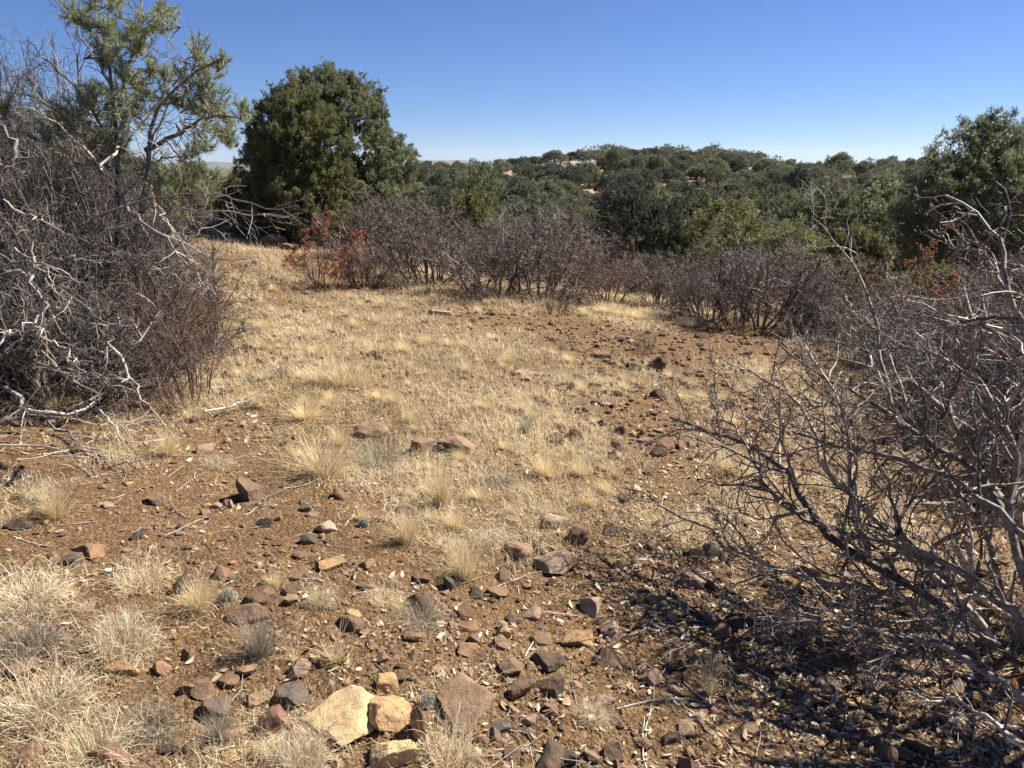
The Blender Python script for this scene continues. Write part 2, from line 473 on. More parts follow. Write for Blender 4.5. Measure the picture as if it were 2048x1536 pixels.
def norm_levels(lv, h, w):
    pts = np.concatenate([p.reshape(-1, 3) for p, _ in lv])
    z = np.percentile(pts[:, 2], 99.3); x = (np.percentile(np.abs(pts[:, 0]), 98) + np.percentile(np.abs(pts[:, 1]), 98)) / 2
    s = np.array([w * 0.5 / x, w * 0.5 / x, h / z])
    return [(p * s, r) for p, r in lv]
def leaf_quads(rng, C, size, n_up=0.3, aspect=0.5):
    N = len(C)
    nrm = unit(rng.normal(size=(N, 3)) + np.array([0, 0, n_up]))
    u = unit(np.cross(nrm, rng.normal(size=(N, 3)))); w = np.cross(nrm, u)
    s = size * rng.uniform(0.6, 1.3, N)[:, None]
    V = np.stack([C - u * s, C + w * s * aspect + nrm * s * 0.12, C + u * s, C - w * s * aspect + nrm * s * 0.12], 1)
    F = np.arange(N * 4).reshape(N, 4)
    return V.reshape(-1, 3), F, np.repeat(rng.random(N), 4)
def make_shrub(seed, name, label, h, w, matk, nst=12, r0=0.018, per=(7, 6, 4), rmin=0.0016, leaves=0, leafmat=None, leafsize=0.012, wob=0.13, low=0.25, arch=0.0, cat="shrub", leafzone=None):
    rng = np.random.default_rng(seed)
    lv = norm_levels(shrub_levels(rng, h, w, nst, r0, per, rmin, wob, arch, low), h, w)
    t = thing(name, (0, 0, -500), label=label, cat=cat)
    nth = 2
    link("stems", mesh_parts("stems", [tubes(rng, p, r, 5 if i == 0 else 4) for i, (p, r) in enumerate(lv[:nth])], M[matk], True), t)
    link("twigs", mesh_parts("twigs", [tubes(rng, p, r, 3) for p, r in lv[nth:]], M[matk]), t)
    if leaves:
        P = lv[-1][0]
        i = rng.integers(0, len(P), leaves * 3); j = rng.integers(1, P.shape[1], leaves * 3)
        C = P[i, j] + rng.normal(size=(leaves * 3, 3)) * leafsize * 0.8
        k = fbm(C[:, 0] * 2.2, C[:, 1] * 2.2, C[:, 2] * 2.2, 2, seed) + (leafzone(C) if leafzone else 0)
        C = C[np.argsort(-k)[:leaves]]
        link("dry_leaves", mesh_parts("dry_leaves", [leaf_quads(rng, C, leafsize)], M[leafmat]), t)
    return t
# ------------------------------------------------------------------ conifer crowns
def blades3(rng, C, D, l, w, var=None):
    """one triangle per needle clump: C (N,3) roots, D (N,3) directions"""
    N = len(C)
    s = unit(np.cross(D, rng.normal(size=(N, 3)))) * (w * rng.uniform(0.6, 1.4, N))[:, None] * 0.5
    tip = C + D * (l * rng.uniform(0.7, 1.3, N))[:, None]
    V = np.stack([C - s, C + s, tip], 1).reshape(-1, 3)
    v = rng.random(N) if var is None else np.clip(var + rng.normal(size=N) * 0.16, 0, 1)
    return V, np.arange(N * 3).reshape(N, 3), np.repeat(v, 3)
def crown_points(rng, lobes, n, thick=0.35, rough=0.14, under=0.35, gapt=-0.28):
    c = np.array([l[0] for l in lobes]); r = np.array([l[1] for l in lobes])
    area = (r[:, 0] * r[:, 2]); p = area / area.sum()
    k = rng.choice(len(lobes), n * 3, p=p)
    d = unit(rng.normal(size=(n * 3, 3)))
    keep = rng.random(n * 3) < np.where(d[:, 2] < -0.2, under, 1)
    k, d = k[keep], d[keep]
    nn = fbm(d[:, 0] * 2.6 + k * 9.1, d[:, 1] * 2.6, d[:, 2] * 2.6, 3, 7)
    f = (1 - thick * rng.random(len(k)) ** 1.6) * (1 + rough * 1.6 * nn)
    P = c[k] + r[k] * d * f[:, None]
    q = np.min(np.linalg.norm((P[:, None, :] - c[None]) / r[None], axis=2), axis=1)
    ok = (q > 0.55) & (P[:, 2] > 0.02)
    gap = fbm(P[:, 0] * 1.7, P[:, 1] * 1.7, P[:, 2] * 1.7, 3, 17) > gapt
    ok &= gap
    P, d, k = P[ok][:n], d[ok][:n], k[ok][:n]
    return P, d, k
def lobes_for(rng, W, Hh, n=9, flat=0.75, base=0.12, dome=1.0):
    L = [((0, 0, Hh * (base + 0.40)), (W * 0.36, W * 0.36, Hh * 0.42))]
    for i in range(n):
        a = i * 2.4 + rng.uniform(-0.4, 0.4)
        z = rng.uniform(base + 0.12, 0.82)
        rad = W * 0.5 * math.sqrt(max(0.05, 1 - (max(0, z - 0.4) / 0.62) ** 2)) * rng.uniform(0.45, 0.72)
        s = W * rng.uniform(0.17, 0.25)
        L.append(((math.cos(a) * rad, math.sin(a) * rad, z * Hh), (s, s, s * flat * rng.uniform(0.9, 1.3))))
    return L
def limb_set(rng, lobes, Hh, r0, lean=0.1):
    parts = []
    tr = np.array([[0, 0, -0.15], [lean * .3, 0.02, Hh * .2], [lean * .8, -.03, Hh * .45], [lean, .03, Hh * .7], [lean * .6, 0, Hh * .88]])
    parts.append(tubes(rng, tr[None], (r0 * np.array([1.25, 1, .75, .45, .15]))[None], 7))
    for c, r in lobes[1:]:
        c = np.array(c); z0 = max(0.05 * Hh, c[2] - 0.35 * math.hypot(c[0], c[1]) - 0.1 * Hh)
        f = min(z0 / (Hh * .88), .9) * 4; i = int(f); s = tr[i] * (1 - (f - i)) + tr[min(i + 1, 4)] * (f - i)
        P = np.stack([s, s * .6 + c * .4 + [0, 0, -.06 * Hh], s * .25 + c * .75 + rng.normal(size=3) * .04, c + rng.normal(size=3) * 0.05])
        parts.append(tubes(rng, P[None], (r0 * .42 * np.array([1, .8, .55, .25]))[None], 5))
        Pc, Rc, _ = children(rng, P[None], np.full((1, 4), r0 * .25), 9, 0.4, 50, 0.9, 0.6, np.array([max(r)]), 3, 0.2, 0.05)
        parts.append(tubes(rng, Pc, Rc, 3))
    return parts
def make_tree(seed, name, label, W, Hh, ntuft, bl, bw, nb, matk, lobes=None, nl=9, base=0.12, thick=0.35, rough=0.14, r0=None, flat=0.75, cat="tree", under=0.35, upb=0.35, clump=9, gapt=-0.28):
    rng = np.random.default_rng(seed)
    lobes = lobes or lobes_for(rng, W, Hh, nl, flat, base)
    P, d, k = crown_points(rng, lobes, ntuft, thick, rough, under, gapt)
    if clump:
        m = len(P) // clump
        off = rng.random(m)[:, None] ** 1.5 * bl * 2.2
        Cn = P[:m] + d[:m] * off
        j = np.repeat(np.arange(m), clump)
        st = rng.random(len(j))[:, None]
        P = Cn[j] + unit(d[j] + [0, 0, .5]) * (st - .5) * bl * 2.4 + rng.normal(size=(len(j), 3)) * bl * .55
        d = unit(d[j] + .35 * rng.normal(size=(len(j), 3))); cvar = np.repeat(rng.normal(size=m) * .13, clump); k = k[:m][j]
    else: cvar = 0
    lv = rng.random(len(lobes))
    var = cvar + 0.5 + 0.22 * (lv[k] - .5) + 0.3 * fbm(P[:, 0] * 3, P[:, 1] * 3, P[:, 2] * 3, 2, seed) + rng.normal(size=len(P)) * .1
    n = len(P)
    D = unit(np.repeat(d, nb, 0) * 0.8 + rng.normal(size=(n * nb, 3)) * 0.75 + np.array([0, 0, upb]))
    C = np.repeat(P, nb, 0) + rng.normal(size=(n * nb, 3)) * bl * 0.25
    t = thing(name, (0, 0, -500), label=label, cat=cat)
    link("trunk", mesh_parts("trunk", limb_set(rng, lobes, Hh, r0 or W * 0.035), M['bark_dark'], True), t)
    link("crown", mesh_parts("crown", [blades3(rng, C, D, np.full(n * nb, bl), np.full(n * nb, bw), np.repeat(var, nb))], M[matk]), t)
    return t
def place(t, x, y, rz=0.0, s=(1, 1, 1), sink=0.03):
    t.location = (x, y, float(height(np.array([x]), np.array([y]))[0]) - sink)
    t.rotation_euler = (0, 0, rz); t.scale = s
    return t
def on_axis(px, d):
    """ground x, y at photo column px, y distance d"""
    return (px - CX) / FPX * d * (cp + 0.30 * sp * 0) / cp * cp, d
def col_xy(px, y):
    # column px at ground distance y: solve depth with the ground height there
    x = (px - CX) / FPX * y
    for _ in range(3):
        z = H(x, y) + 1.0
        dep = y * cp - (z - EYE) * sp
        x = (px - CX) / FPX * dep
    return x, y
def size_at(x, y, top_py):
    """height above ground that reaches photo row top_py at (x, y)"""
    g = H(x, y); b = (CY - top_py) / FPX
    # point (x,y,z): (y*sp+dz*cp)/(y*cp-dz*sp)=b
    dz = (b * y * cp - y * sp) / (cp + b * sp)
    return EYE + dz - g
#@@PART2
HAZE = True
# ------------------------------------------------------------------ library of shrubs and trees, each built at its first use
PROTO = {}
def build_proto(key):
    S = lambda *a, **k: make_shrub(*a, **k)
    z = lambda C: 0.55 * C[:, 2]
    if key.startswith("bare"):
        n = int(key[4:])
        return S(100 + n, "bare_shrub", "x", 1.9, 2.5, 'bark_far', nst=(22, 24, 20, 22)[n], r0=0.026, per=(8, 7, 4), rmin=0.0032, wob=0.12, low=(0.25, 0.15, 0.35, 0.1)[n]), (2.5, 1.9)
    if key == "rust": return S(120, "rusty_leaved_shrub", "x", 1.6, 1.6, 'bark_red', nst=12, r0=0.014, per=(7, 6, 4), rmin=0.0018, leaves=5200, leafmat='rust', leafsize=0.021, leafzone=z), (1.6, 1.6)
    if key == "tan": return S(121, "tan_leaved_shrub", "x", 1.7, 2.4, 'bark_red', nst=15, r0=0.018, per=(7, 6, 4), rmin=0.0018, leaves=4200, leafmat='tanleaf', leafsize=0.02), (2.4, 1.7)
    if key == "sprig": return S(122, "twiggy_bush", "x", 0.55, 0.7, 'bark_far', nst=26, r0=0.005, per=(5, 3, 2), rmin=0.0012, low=0.4, wob=0.08), (0.7, 0.55)
    if key.startswith("near") and key[4:].isdigit():
        n = int(key[4:])
        return S(130 + n, "tangled_bare_shrub", "x", 2.1, 2.6, ('bark_left', 'bark_left', 'bark')[n], nst=(30, 28, 26)[n], r0=0.024, per=(9, 7, 4), rmin=0.0027, wob=0.2, low=(0.05, 0.25, 0.0)[n], arch=(0.0, 0.0, 0.02)[n]), (2.6, 2.1)
    if key == "nearleaf": return S(140, "thin_twigged_shrub", "x", 1.3, 1.5, 'bark_red', nst=18, r0=0.009, per=(7, 5, 4), rmin=0.0013, wob=0.1, leaves=600, leafmat='rust', leafsize=0.012, low=0.2), (1.5, 1.3)
    if key.startswith("hill"):
        n = int(key[4:])
        W, Hh = ((4.6, 3.6), (4.0, 4.2), (5.4, 3.4), (3.6, 3.2), (5.0, 4.4), (3.0, 3.8))[n]
        return make_tree(200 + n, "hillside_tree", "x", W, Hh, (2900, 2900, 3200, 2300, 3200, 1900)[n], 0.19, 0.09, 4, 'hilltree', nl=(10, 8, 12, 7, 11, 6)[n], base=0.06, thick=0.4, rough=0.2, under=0.2, clump=0), (W, Hh)
    if key.startswith("mid"):
        n = int(key[3:])
        W, Hh = ((4.6, 4.6), (5.0, 4.2), (3.8, 4.4))[n]
        return make_tree(220 + n, "evergreen_tree", "x", W, Hh, 5200, 0.12, 0.045, 7, ('pinyon', 'hilltree', 'pinyon')[n], nl=(13, 15, 11)[n], base=0.05, thick=0.45, rough=0.2, under=0.3), (W, Hh)
    if key == "jun0": return make_tree(230, "juniper", "x", 4.2, 3.6, 6500, 0.11, 0.035, 8, 'juniper', nl=14, base=0.05, thick=0.4, rough=0.2, upb=0.6, under=0.3), (4.2, 3.6)
    if key == "jun1": return make_tree(231, "juniper", "x", 2.0, 2.0, 3600, 0.09, 0.03, 8, 'juniper', nl=8, base=0.03, thick=0.4, rough=0.16, upb=0.6, under=0.4), (2.0, 2.0)
    raise KeyError(key)
def stamp(key, x, y, w, h, rz, label, group=None, cat=None, sink=0.03, name=None):
    if key not in PROTO:
        o, dim = build_proto(key); PROTO[key] = (o, dim); first = True
    else:
        o, dim = PROTO[key]; first = False
    s = (w / dim[0], w / dim[0], h / dim[1])
    loc = (x, y, H(x, y) - sink)
    if first:
        o.location = loc; o.rotation_euler = (0, 0, rz); o.scale = s; o["label"] = label
        if group: o["group"] = group
    else:
        o = copy_thing(o, loc, rz, s, label, group)
    if cat: o["category"] = cat
    return o
def stamp_px(key, px, y, wpx, top, rz, label, group=None, hmin=0.3, **k):
    x, y = col_xy(px, y)
    dep = project(x, y, H(x, y))[2]
    h = max(hmin, size_at(x, y, top))
    return stamp(key, x, y, wpx / FPX * dep, h, rz, label, group, **k)
def stamp_base(key, px, base, wpx, top, rz, label, group=None, **k):
    x, y, z, d = ground_hit(px, base)
    return stamp(key, x, y, wpx / FPX * d, max(0.2, size_at(x, y, top)), rz, label, group, **k)

# ------------------------------------------------------------------ the two big evergreens left of centre
def ptree(seed, name, px, y, label, matk, lob, n, bl, bw, nb, **k):
    """lob: list of (px, py, rx_px, rz_px, depth offset)"""
    x, y = col_xy(px, y); g = H(x, y)
    L = []
    for (lx, ly, rx, rz_, dy) in lob:
        d = y * cp - (1.0 - EYE) * sp + dy * cp
        p = at(lx, ly, d); r = rx / FPX * d; q = rz_ / FPX * d
        L.append(((p[0] - x, p[1] - y, p[2] - g), (r, r, q)))
    Hh = max(c[2] + r[2] for c, r in L)
    t = make_tree(seed, name, label, 2 * L[0][1][0], Hh, n, bl, bw, nb, matk, lobes=L, **k)
    t.location = (x, y, g - 0.02)
    return t
ptree(301, "pinyon_pine", 690, 22.0, "big rounded dark green pinyon pine, tallest evergreen standing behind the bare shrubs left of centre", 'pinyon',
      [(672, 300, 120, 135, 0), (650, 195, 72, 52, .1), (610, 225, 70, 55, .3), (700, 230, 62, 55, -.2), (545, 270, 52, 55, .3), (525, 340, 45, 45, 0), (728, 308, 46, 52, -.4), (770, 340, 50, 50, -.3),
       (800, 330, 32, 40, .2), (720, 390, 75, 50, -.6), (585, 200, 42, 40, .4), (515, 300, 30, 35, .2), (560, 400, 70, 65, -.1), (640, 175, 45, 30, -.3), (800, 385, 40, 45, .2), (680, 182, 40, 28, .3), (530, 240, 24, 30, .3)],
      15500, 0.085, 0.024, 12, r0=0.16, thick=0.34, rough=0.11, upb=0.45, under=0.5, gapt=-.6)
ptree(302, "juniper_tree", 610, 20.2, "yellowish green juniper growing against the front of the tallest pinyon pine", 'juniper',
      [(600, 330, 75, 110, 0), (600, 235, 55, 45, 0), (640, 290, 55, 60, -.2), (560, 310, 50, 60, .1), (610, 400, 85, 60, -.2), (550, 400, 55, 55, -.1), (650, 370, 50, 60, -.1), (595, 200, 30, 25, 0), (530, 440, 60, 40, 0), (500, 420, 40, 40, .2), (640, 430, 60, 45, 0)],
      11500, 0.08, 0.022, 11, r0=0.12, thick=0.36, rough=0.14, upb=0.8, under=0.6, gapt=-.5)
ptree(303, "pinyon_pine", 1965, 17.0, "dark open-crowned pinyon pine with visible limbs at the right edge", 'pinyon',
      [(1970, 390, 95, 90, 0), (1985, 285, 55, 38, 0), (1925, 300, 42, 26, .2), (1890, 325, 36, 18, -.2), (2030, 320, 55, 45, .1), (1960, 265, 36, 22, .3), (1870, 390, 52, 32, -.3), (1830, 430, 42, 30, .1), (1900, 460, 70, 40, -.4),
       (2060, 420, 80, 70, 0), (1850, 500, 50, 35, .3), (1990, 510, 80, 45, -.3), (2100, 330, 50, 50, .2), (2000, 250, 30, 16, 0), (1905, 365, 40, 30, .5)],
      9000, 0.095, 0.024, 9, r0=0.15, thick=0.5, rough=0.3, upb=0.4, under=0.5)
# nearer trees beyond the crest
MIDT = [
 ("jun1", 472, 24, 90, 335, "small dark juniper just left of the tallest pinyon pine, under the distant blue hills"),
 ("jun1", 372, 27, 120, 318, "low yellow-green juniper behind the bare branches of the left shrub thicket"),
 ("mid1", 800, 27, 130, 330, "grey-green evergreen touching the right foot of the tallest pinyon pine"),
 ("jun1", 945, 31, 125, 372, "bright green low juniper above the mauve shrubs, left of centre"),
 ("mid0", 948, 46, 130, 316, "dark evergreen rising behind the bright green low juniper"),
 ("mid2", 1085, 35, 130, 372, "slender mid-green evergreen at the centre above the bare shrubs"),
 ("mid1", 1262, 26, 205, 350, "large grey-green evergreen right of centre, filling the gap above the bare shrubs"),
 ("jun1", 1352, 27, 90, 425, "light green juniper tucked between the large grey-green evergreen and the yellowish one"),
 ("jun0", 1492, 23, 285, 402, "broad yellowish green juniper with a domed top behind the right-hand bare shrub"),
 ("mid1", 1430, 52, 180, 345, "grey leafy evergreen above the broad yellowish juniper"),
 ("mid2", 1310, 60, 110, 362, "small grey evergreen in the valley right of centre"),
 ("mid0", 1628, 34, 190, 352, "dark tall evergreen right of the broad yellowish juniper"),
 ("mid2", 1758, 33, 190, 345, "dark drooping evergreen between two taller trees on the right"),
 ("jun1", 1722, 26, 100, 440, "narrow green juniper at the feet of the dark drooping evergreen"),
 ("jun1", 1665, 19, 120, 500, "low green juniper behind the forked pale branch on the right"),
 ("jun1", 1850, 14, 150, 520, "low shrubby juniper under the right-edge pine"),
 ("mid0", 2030, 24, 260, 330, "dense dark evergreen behind the right-edge pine"),
 ("jun1", 1180, 30, 110, 400, "green bushy juniper left of the large grey-green evergreen"),
 ("jun1", 1010, 29, 100, 425, "low green juniper crown just over the central bare shrubs"),
 ("mid1", 870, 33, 130, 362, "mid-green evergreen right of the tallest pinyon pine, above the mauve shrubs"),
 ("mid2", 1395, 33, 120, 440, "dark evergreen in the shade beside the broad yellowish juniper"),
 ("mid0", 1560, 44, 120, 362, "dark green evergreen behind the shoulder of the broad yellowish juniper"),
]
for i, (k, px, y, w, top, lab) in enumerate(MIDT):
    stamp_px(k, px, y, w, top, i * 1.7, lab, group="evergreens beyond the crest", hmin=1.2, cat="tree", sink=0.08)
# ------------------------------------------------------------------ trees on the far hill, one by one
def hill_trees():
    rng = np.random.default_rng(77)
    placed = []
    # skyline trees by photo column and crown top
    sk = [(845, 322, 52), (880, 318, 48), (915, 322, 40), (1005, 318, 36), (1035, 312, 52), (1072, 309, 58), (1110, 300, 56), (1143, 304, 26), (1168, 298, 40), (1205, 300, 60), (1250, 292, 66), (1295, 291, 60),
          (1330, 294, 50), (1368, 297, 40), (1410, 293, 66), (1455, 297, 54), (1500, 300, 66), (1538, 314, 40), (1572, 318, 50), (1600, 324, 40), (1628, 322, 32), (1668, 304, 62), (1715, 322, 46), (1740, 322, 40), (1772, 312, 46), (1800, 318, 36), (1825, 316, 40), (1856, 312, 52), (780, 324, 60), (1925, 318, 60), (1980, 318, 60), (2035, 318, 60), (2095, 318, 60)]
    for i, (px, top, w) in enumerate(sk):
        y = 166 + rng.uniform(-6, 6)
        x, y = col_xy(px, y)
        dep = project(x, y, H(x, y))[2]
        h = max(2.4, size_at(x, y, top)); W = w * 1.2 / FPX * dep
        lab, g = "small round dark tree standing on the skyline of the far hill", "trees along the skyline of the far hill"
        ORD = "first second third fourth fifth sixth seventh eighth ninth tenth eleventh twelfth thirteenth fourteenth fifteenth sixteenth".split()
        n_ = sorted(q[0] for q in sk).index(px)
        lab = f"small round dark tree on the far hill's skyline, {ORD[n_] + ' from the left end' if n_ < 16 else ORD[len(sk) - 1 - n_ if len(sk) - 1 - n_ < 16 else 15] + ' from the right end'}"
        if px == 1668: lab, g = "airy taller tree sticking up above the skyline on the right of the far hill", None
        if px == 1143: lab, g = "smallest round tree on the skyline, between two broader ones above the pale bare patch", None
        stamp("hill%d" % (i % 6), x, y, W * .88, min(h, 6.5), rng.uniform(0, 6.28), lab, g, cat="tree", sink=0.1)
        placed.append((x, y))
    # slope trees, best-candidate scatter
    tries = 0; cand = []
    op = [(1140, 332, 62, 24), (1285, 318, 34, 16), (1060, 336, 44, 12), (1690, 374, 34, 20), (1140, 368, 20, 8), (985, 345, 20, 8), (1030, 345, 20, 8), (1220, 312, 20, 7)]
    while len(cand) < 420 and tries < 90000:
        tries += 1
        y = math.sqrt(rng.uniform(46 ** 2, 168 ** 2))
        px = rng.uniform(700, 2160)
        if rng.random() < .12: px = rng.uniform(120, 760)
        x, y = col_xy(px, y)
        sp_ = 4.0 + 1.5 * vnoise(np.array([x / 14]), np.array([y / 14]), s=3)[0]
        if any((x - a) ** 2 + (y - b) ** 2 < sp_ ** 2 for a, b in placed): continue
        P = project(x, y, H(x, y))
        if any(((P[0] - a) / c) ** 2 + ((P[1] - 8 - b) / d) ** 2 < 1 for a, b, c, d in op): continue
        W = rng.uniform(3.0, 5.3); h = W * rng.uniform(0.6, 0.9)
        if rng.random() < .08: h *= 1.35; W *= .9
        placed.append((x, y)); cand.append((y, x, px, W, h, int(rng.integers(0, 6)), rng.uniform(0, 6.28)))
    cand.sort()
    for y, x, px, W, h, k, rz in cand[:262]:
        sz = "broad" if W > 4.4 else "small"
        lv = "on the upper slope of the far hill" if y > 120 else ("halfway up the far hill" if y > 80 else "low in the valley")
        wh = "left of the tallest pine" if px < 760 else ("in its left part" if px < 1180 else ("under its highest skyline" if px < 1480 else "in its right part")) if y > 80 else ("at the left" if px < 800 else ("in the centre" if px < 1250 else "at the right"))
        stamp("hill%d" % k, x, y, W, h, rz, f"{sz} dark tree {lv}, {wh}", f"{sz} trees {lv}, {wh}", cat="tree", sink=0.1)
    # the farthest crowns, past the count kept as single trees
    parts = []
    for y, x, px, W, h, k, rz in cand[262:]:
        lob = lobes_for(rng, W, h, 6, .75, .06)
        P, d, kk = crown_points(rng, lob, 260, .4, .2, .2)
        C = np.repeat(P, 2, 0) + [x, y, H(x, y) - .1]
        D = unit(np.repeat(d, 2, 0) * .8 + rng.normal(size=(len(C), 3)) * .75 + [0, 0, .35])
        parts.append(blades3(rng, C, D, np.full(len(C), .34), np.full(len(C), .2), np.full(len(C), rng.uniform(.25, .75))))
    tag(link("far_woodland", mesh_parts("far_woodland", parts, M['hilltree'])), "farthest small trees merging into dark woodland on the top of the hill", "woodland", kind='stuff')
hill_trees()
# ------------------------------------------------------------------ bare shrubs along the crest
G1 = "bare shrubs along the crest"
CREST = [
 ("rust", 655, 575, 165, 432, "shrub holding rusty orange dead leaves, leftmost of the shrubs at the crest"),
 ("bare0", 730, 577, 150, 470, "small grey bare shrub beside the rusty orange one"),
 ("bare1", 862, 566, 250, 392, "mauve bare shrub with thick dark trunks left of centre"),
 ("bare2", 975, 594, 270, 425, "rounded mauve bare shrub at the centre of the crest"),
 ("bare1", 1075, 592, 270, 412, "wide grey bare shrub with low sweeping twigs right of the central mauve one"),
 ("tan", 1215, 604, 200, 472, "low reddish brown shrub with withered leaves, right of centre"),
 ("bare0", 1325, 612, 170, 495, "pale thin bare shrub between the reddish shrub and the big dark one"),
 ("bare2", 1500, 655, 310, 458, "big dark bare shrub with leaning black stems on the right of the slope"),
 ("bare1", 1415, 640, 170, 500, "grey bare shrub at the left side of the big dark one"),
 ("bare1", 1625, 668, 210, 530, "brown bare shrub at the right side of the big dark one"),
 ("sprig", 1112, 628, 80, 565, "little bush of upright dry twigs in front of the crest shrubs"),
 ("sprig", 1288, 706, 62, 655, "tiny reddish twig bush on the stony middle of the slope"),
 ("sprig", 1480, 668, 60, 630, "tiny twig bush at the foot of the big dark shrub"),
]
for i, (k, px, b, w, top, lab) in enumerate(CREST):
    stamp_base(k, px, b, w, top, i * 2.3 + 0.5, lab, G1)
BACK = [
 ("bare2", 740, 17.5, 240, 372, "pale grey bare shrub behind the leftmost crest shrubs, below the tallest pine"),
 ("bare1", 820, 18.0, 200, 395, "bare shrub half hidden behind the thick-trunked mauve one"),
 ("bare0", 1010, 17.5, 260, 420, "mauve bare shrub behind the central ones"),
 ("bare1", 1120, 17.0, 240, 405, "grey bare shrub behind the wide one right of centre"),
 ("tan", 1130, 15.5, 200, 470, "brown shrub with withered leaves behind the wide grey one"),
 ("bare1", 1290, 16.5, 220, 500, "grey bare shrub under the large grey-green evergreen"),
 ("bare0", 1385, 16.0, 170, 520, "grey bare shrub in front of the light green juniper"),
 ("bare1", 1560, 14.5, 240, 478, "purplish bare shrub behind the big dark one"),
 ("tan", 1700, 13.0, 220, 510, "brown leafy shrub behind the forked pale branch"),
 ("rust", 1835, 12.2, 170, 492, "reddish leaved shrub in front of the right-edge pine"),
 ("bare2", 1760, 10.8, 240, 560, "dark bare shrub among the reddish ones on the right"),
 ("bare0", 1940, 12.5, 260, 520, "bare shrub under the right-edge pine"),
 ("tan", 1890, 9.4, 260, 590, "brown shrub with withered leaves in the right-hand thicket"),
 ("bare1", 2060, 10.5, 300, 500, "bare shrub at the right frame edge behind the thicket"),
 ("bare1", 1650, 10.9, 170, 590, "low bare shrub left of the right-hand thicket"),
 ("bare1", 260, 12.0, 300, 330, "bare shrub behind the left pine's trunk"),
 ("bare1", 120, 11.0, 330, 270, "bare shrub behind the left thicket near the frame edge"),
 ("bare0", -30, 10.0, 330, 250, "bare shrub at the left frame edge behind the thicket"),
]
for i, (k, px, y, w, top, lab) in enumerate(BACK):
    stamp_px(k, px, y, w, top, i * 1.3 + 0.2, lab, "bare shrubs further back")
# ------------------------------------------------------------------ left and right thickets
LEFT = [
 ("near0", 70, 770, 430, 300, "dark tangled bare shrub filling the left edge, front of the left thicket"),
 ("near1", 215, 745, 380, 330, "tangled grey bare shrub around the base of the left pine"),
 ("near0", -90, 690, 420, 200, "high bare shrub cut by the left edge of the frame"),
 ("near0", 300, 760, 360, 420, "sprawling grey bare shrub at the right side of the left thicket"),
 ("near1", 20, 640, 380, 190, "tall dead shrub with pale twigs against the sky at the left"),
 ("near0", 150, 655, 420, 300, "dense dead shrub in the middle of the left thicket"),
 ("near0", 130, 560, 420, 60, "tall bare dead shrub whose kinked twigs rise against the sky left of the pine"),
 ("near0", -20, 560, 400, 150, "high grey bare shrub against the sky at the left frame edge"),
 ("near1", 290, 600, 280, 330, "grey bare shrub behind the right half of the left thicket"),
 ("near0", 400, 700, 260, 480, "low spreading bare shrub at the right fringe of the left thicket"),
 ("near0", 180, 800, 380, 520, "low tangle of dead branches in front of the left pine's base"),
 ("near1", 10, 800, 360, 540, "low tangle of dead branches in the front left corner of the thicket"),
 ("nearleaf", 375, 800, 320, 500, "thin twiggy shrub with a few rusty leaves at the right foot of the left thicket"),
 ("near1", 70, 600, 300, 60, "pale kinked bare shrub whose twigs reach highest at the left"),
 ("near1", 200, 640, 330, 130, "bare shrub whose grey twigs mix into the left pine's crown"),
 ("nearleaf", 330, 700, 300, 470, "fine-twigged reddish shrub behind the thin twiggy one"),
]
for i, (k, px, b, w, top, lab) in enumerate(LEFT):
    stamp_base(k, px, b, w, top, i * 2.1 + 0.9, lab, "shrubs of the left thicket")
RIGHT = [
 ("near1", 1930, 830, 420, 600, "dense grey bare shrub behind the near pale-branched one on the right"),
 ("near0", 1800, 770, 330, 590, "tangled bare shrub at the left end of the right thicket"),
 ("near0", 2090, 850, 430, 520, "tangled bare shrub cut by the right edge of the frame"),
 ("near0", 2010, 985, 360, 720, "low bare shrub with sweeping twigs at the right edge"),
 ("near0", 2120, 1010, 420, 640, "leaning bare shrub low at the right frame edge"),
 ("near0", 1950, 740, 340, 560, "bare shrub deep inside the right thicket, below the right-edge pine"),
 ("near0", 1850, 860, 300, 640, "bare shrub in the middle of the right thicket"),
 ("near1", 1730, 725, 220, 580, "small bare shrub at the far left tip of the right thicket"),
]
for i, (k, px, b, w, top, lab) in enumerate(RIGHT):
    stamp_base(k, px, b, w, top, i * 2.7 + 0.4, lab, "shrubs of the right thicket")
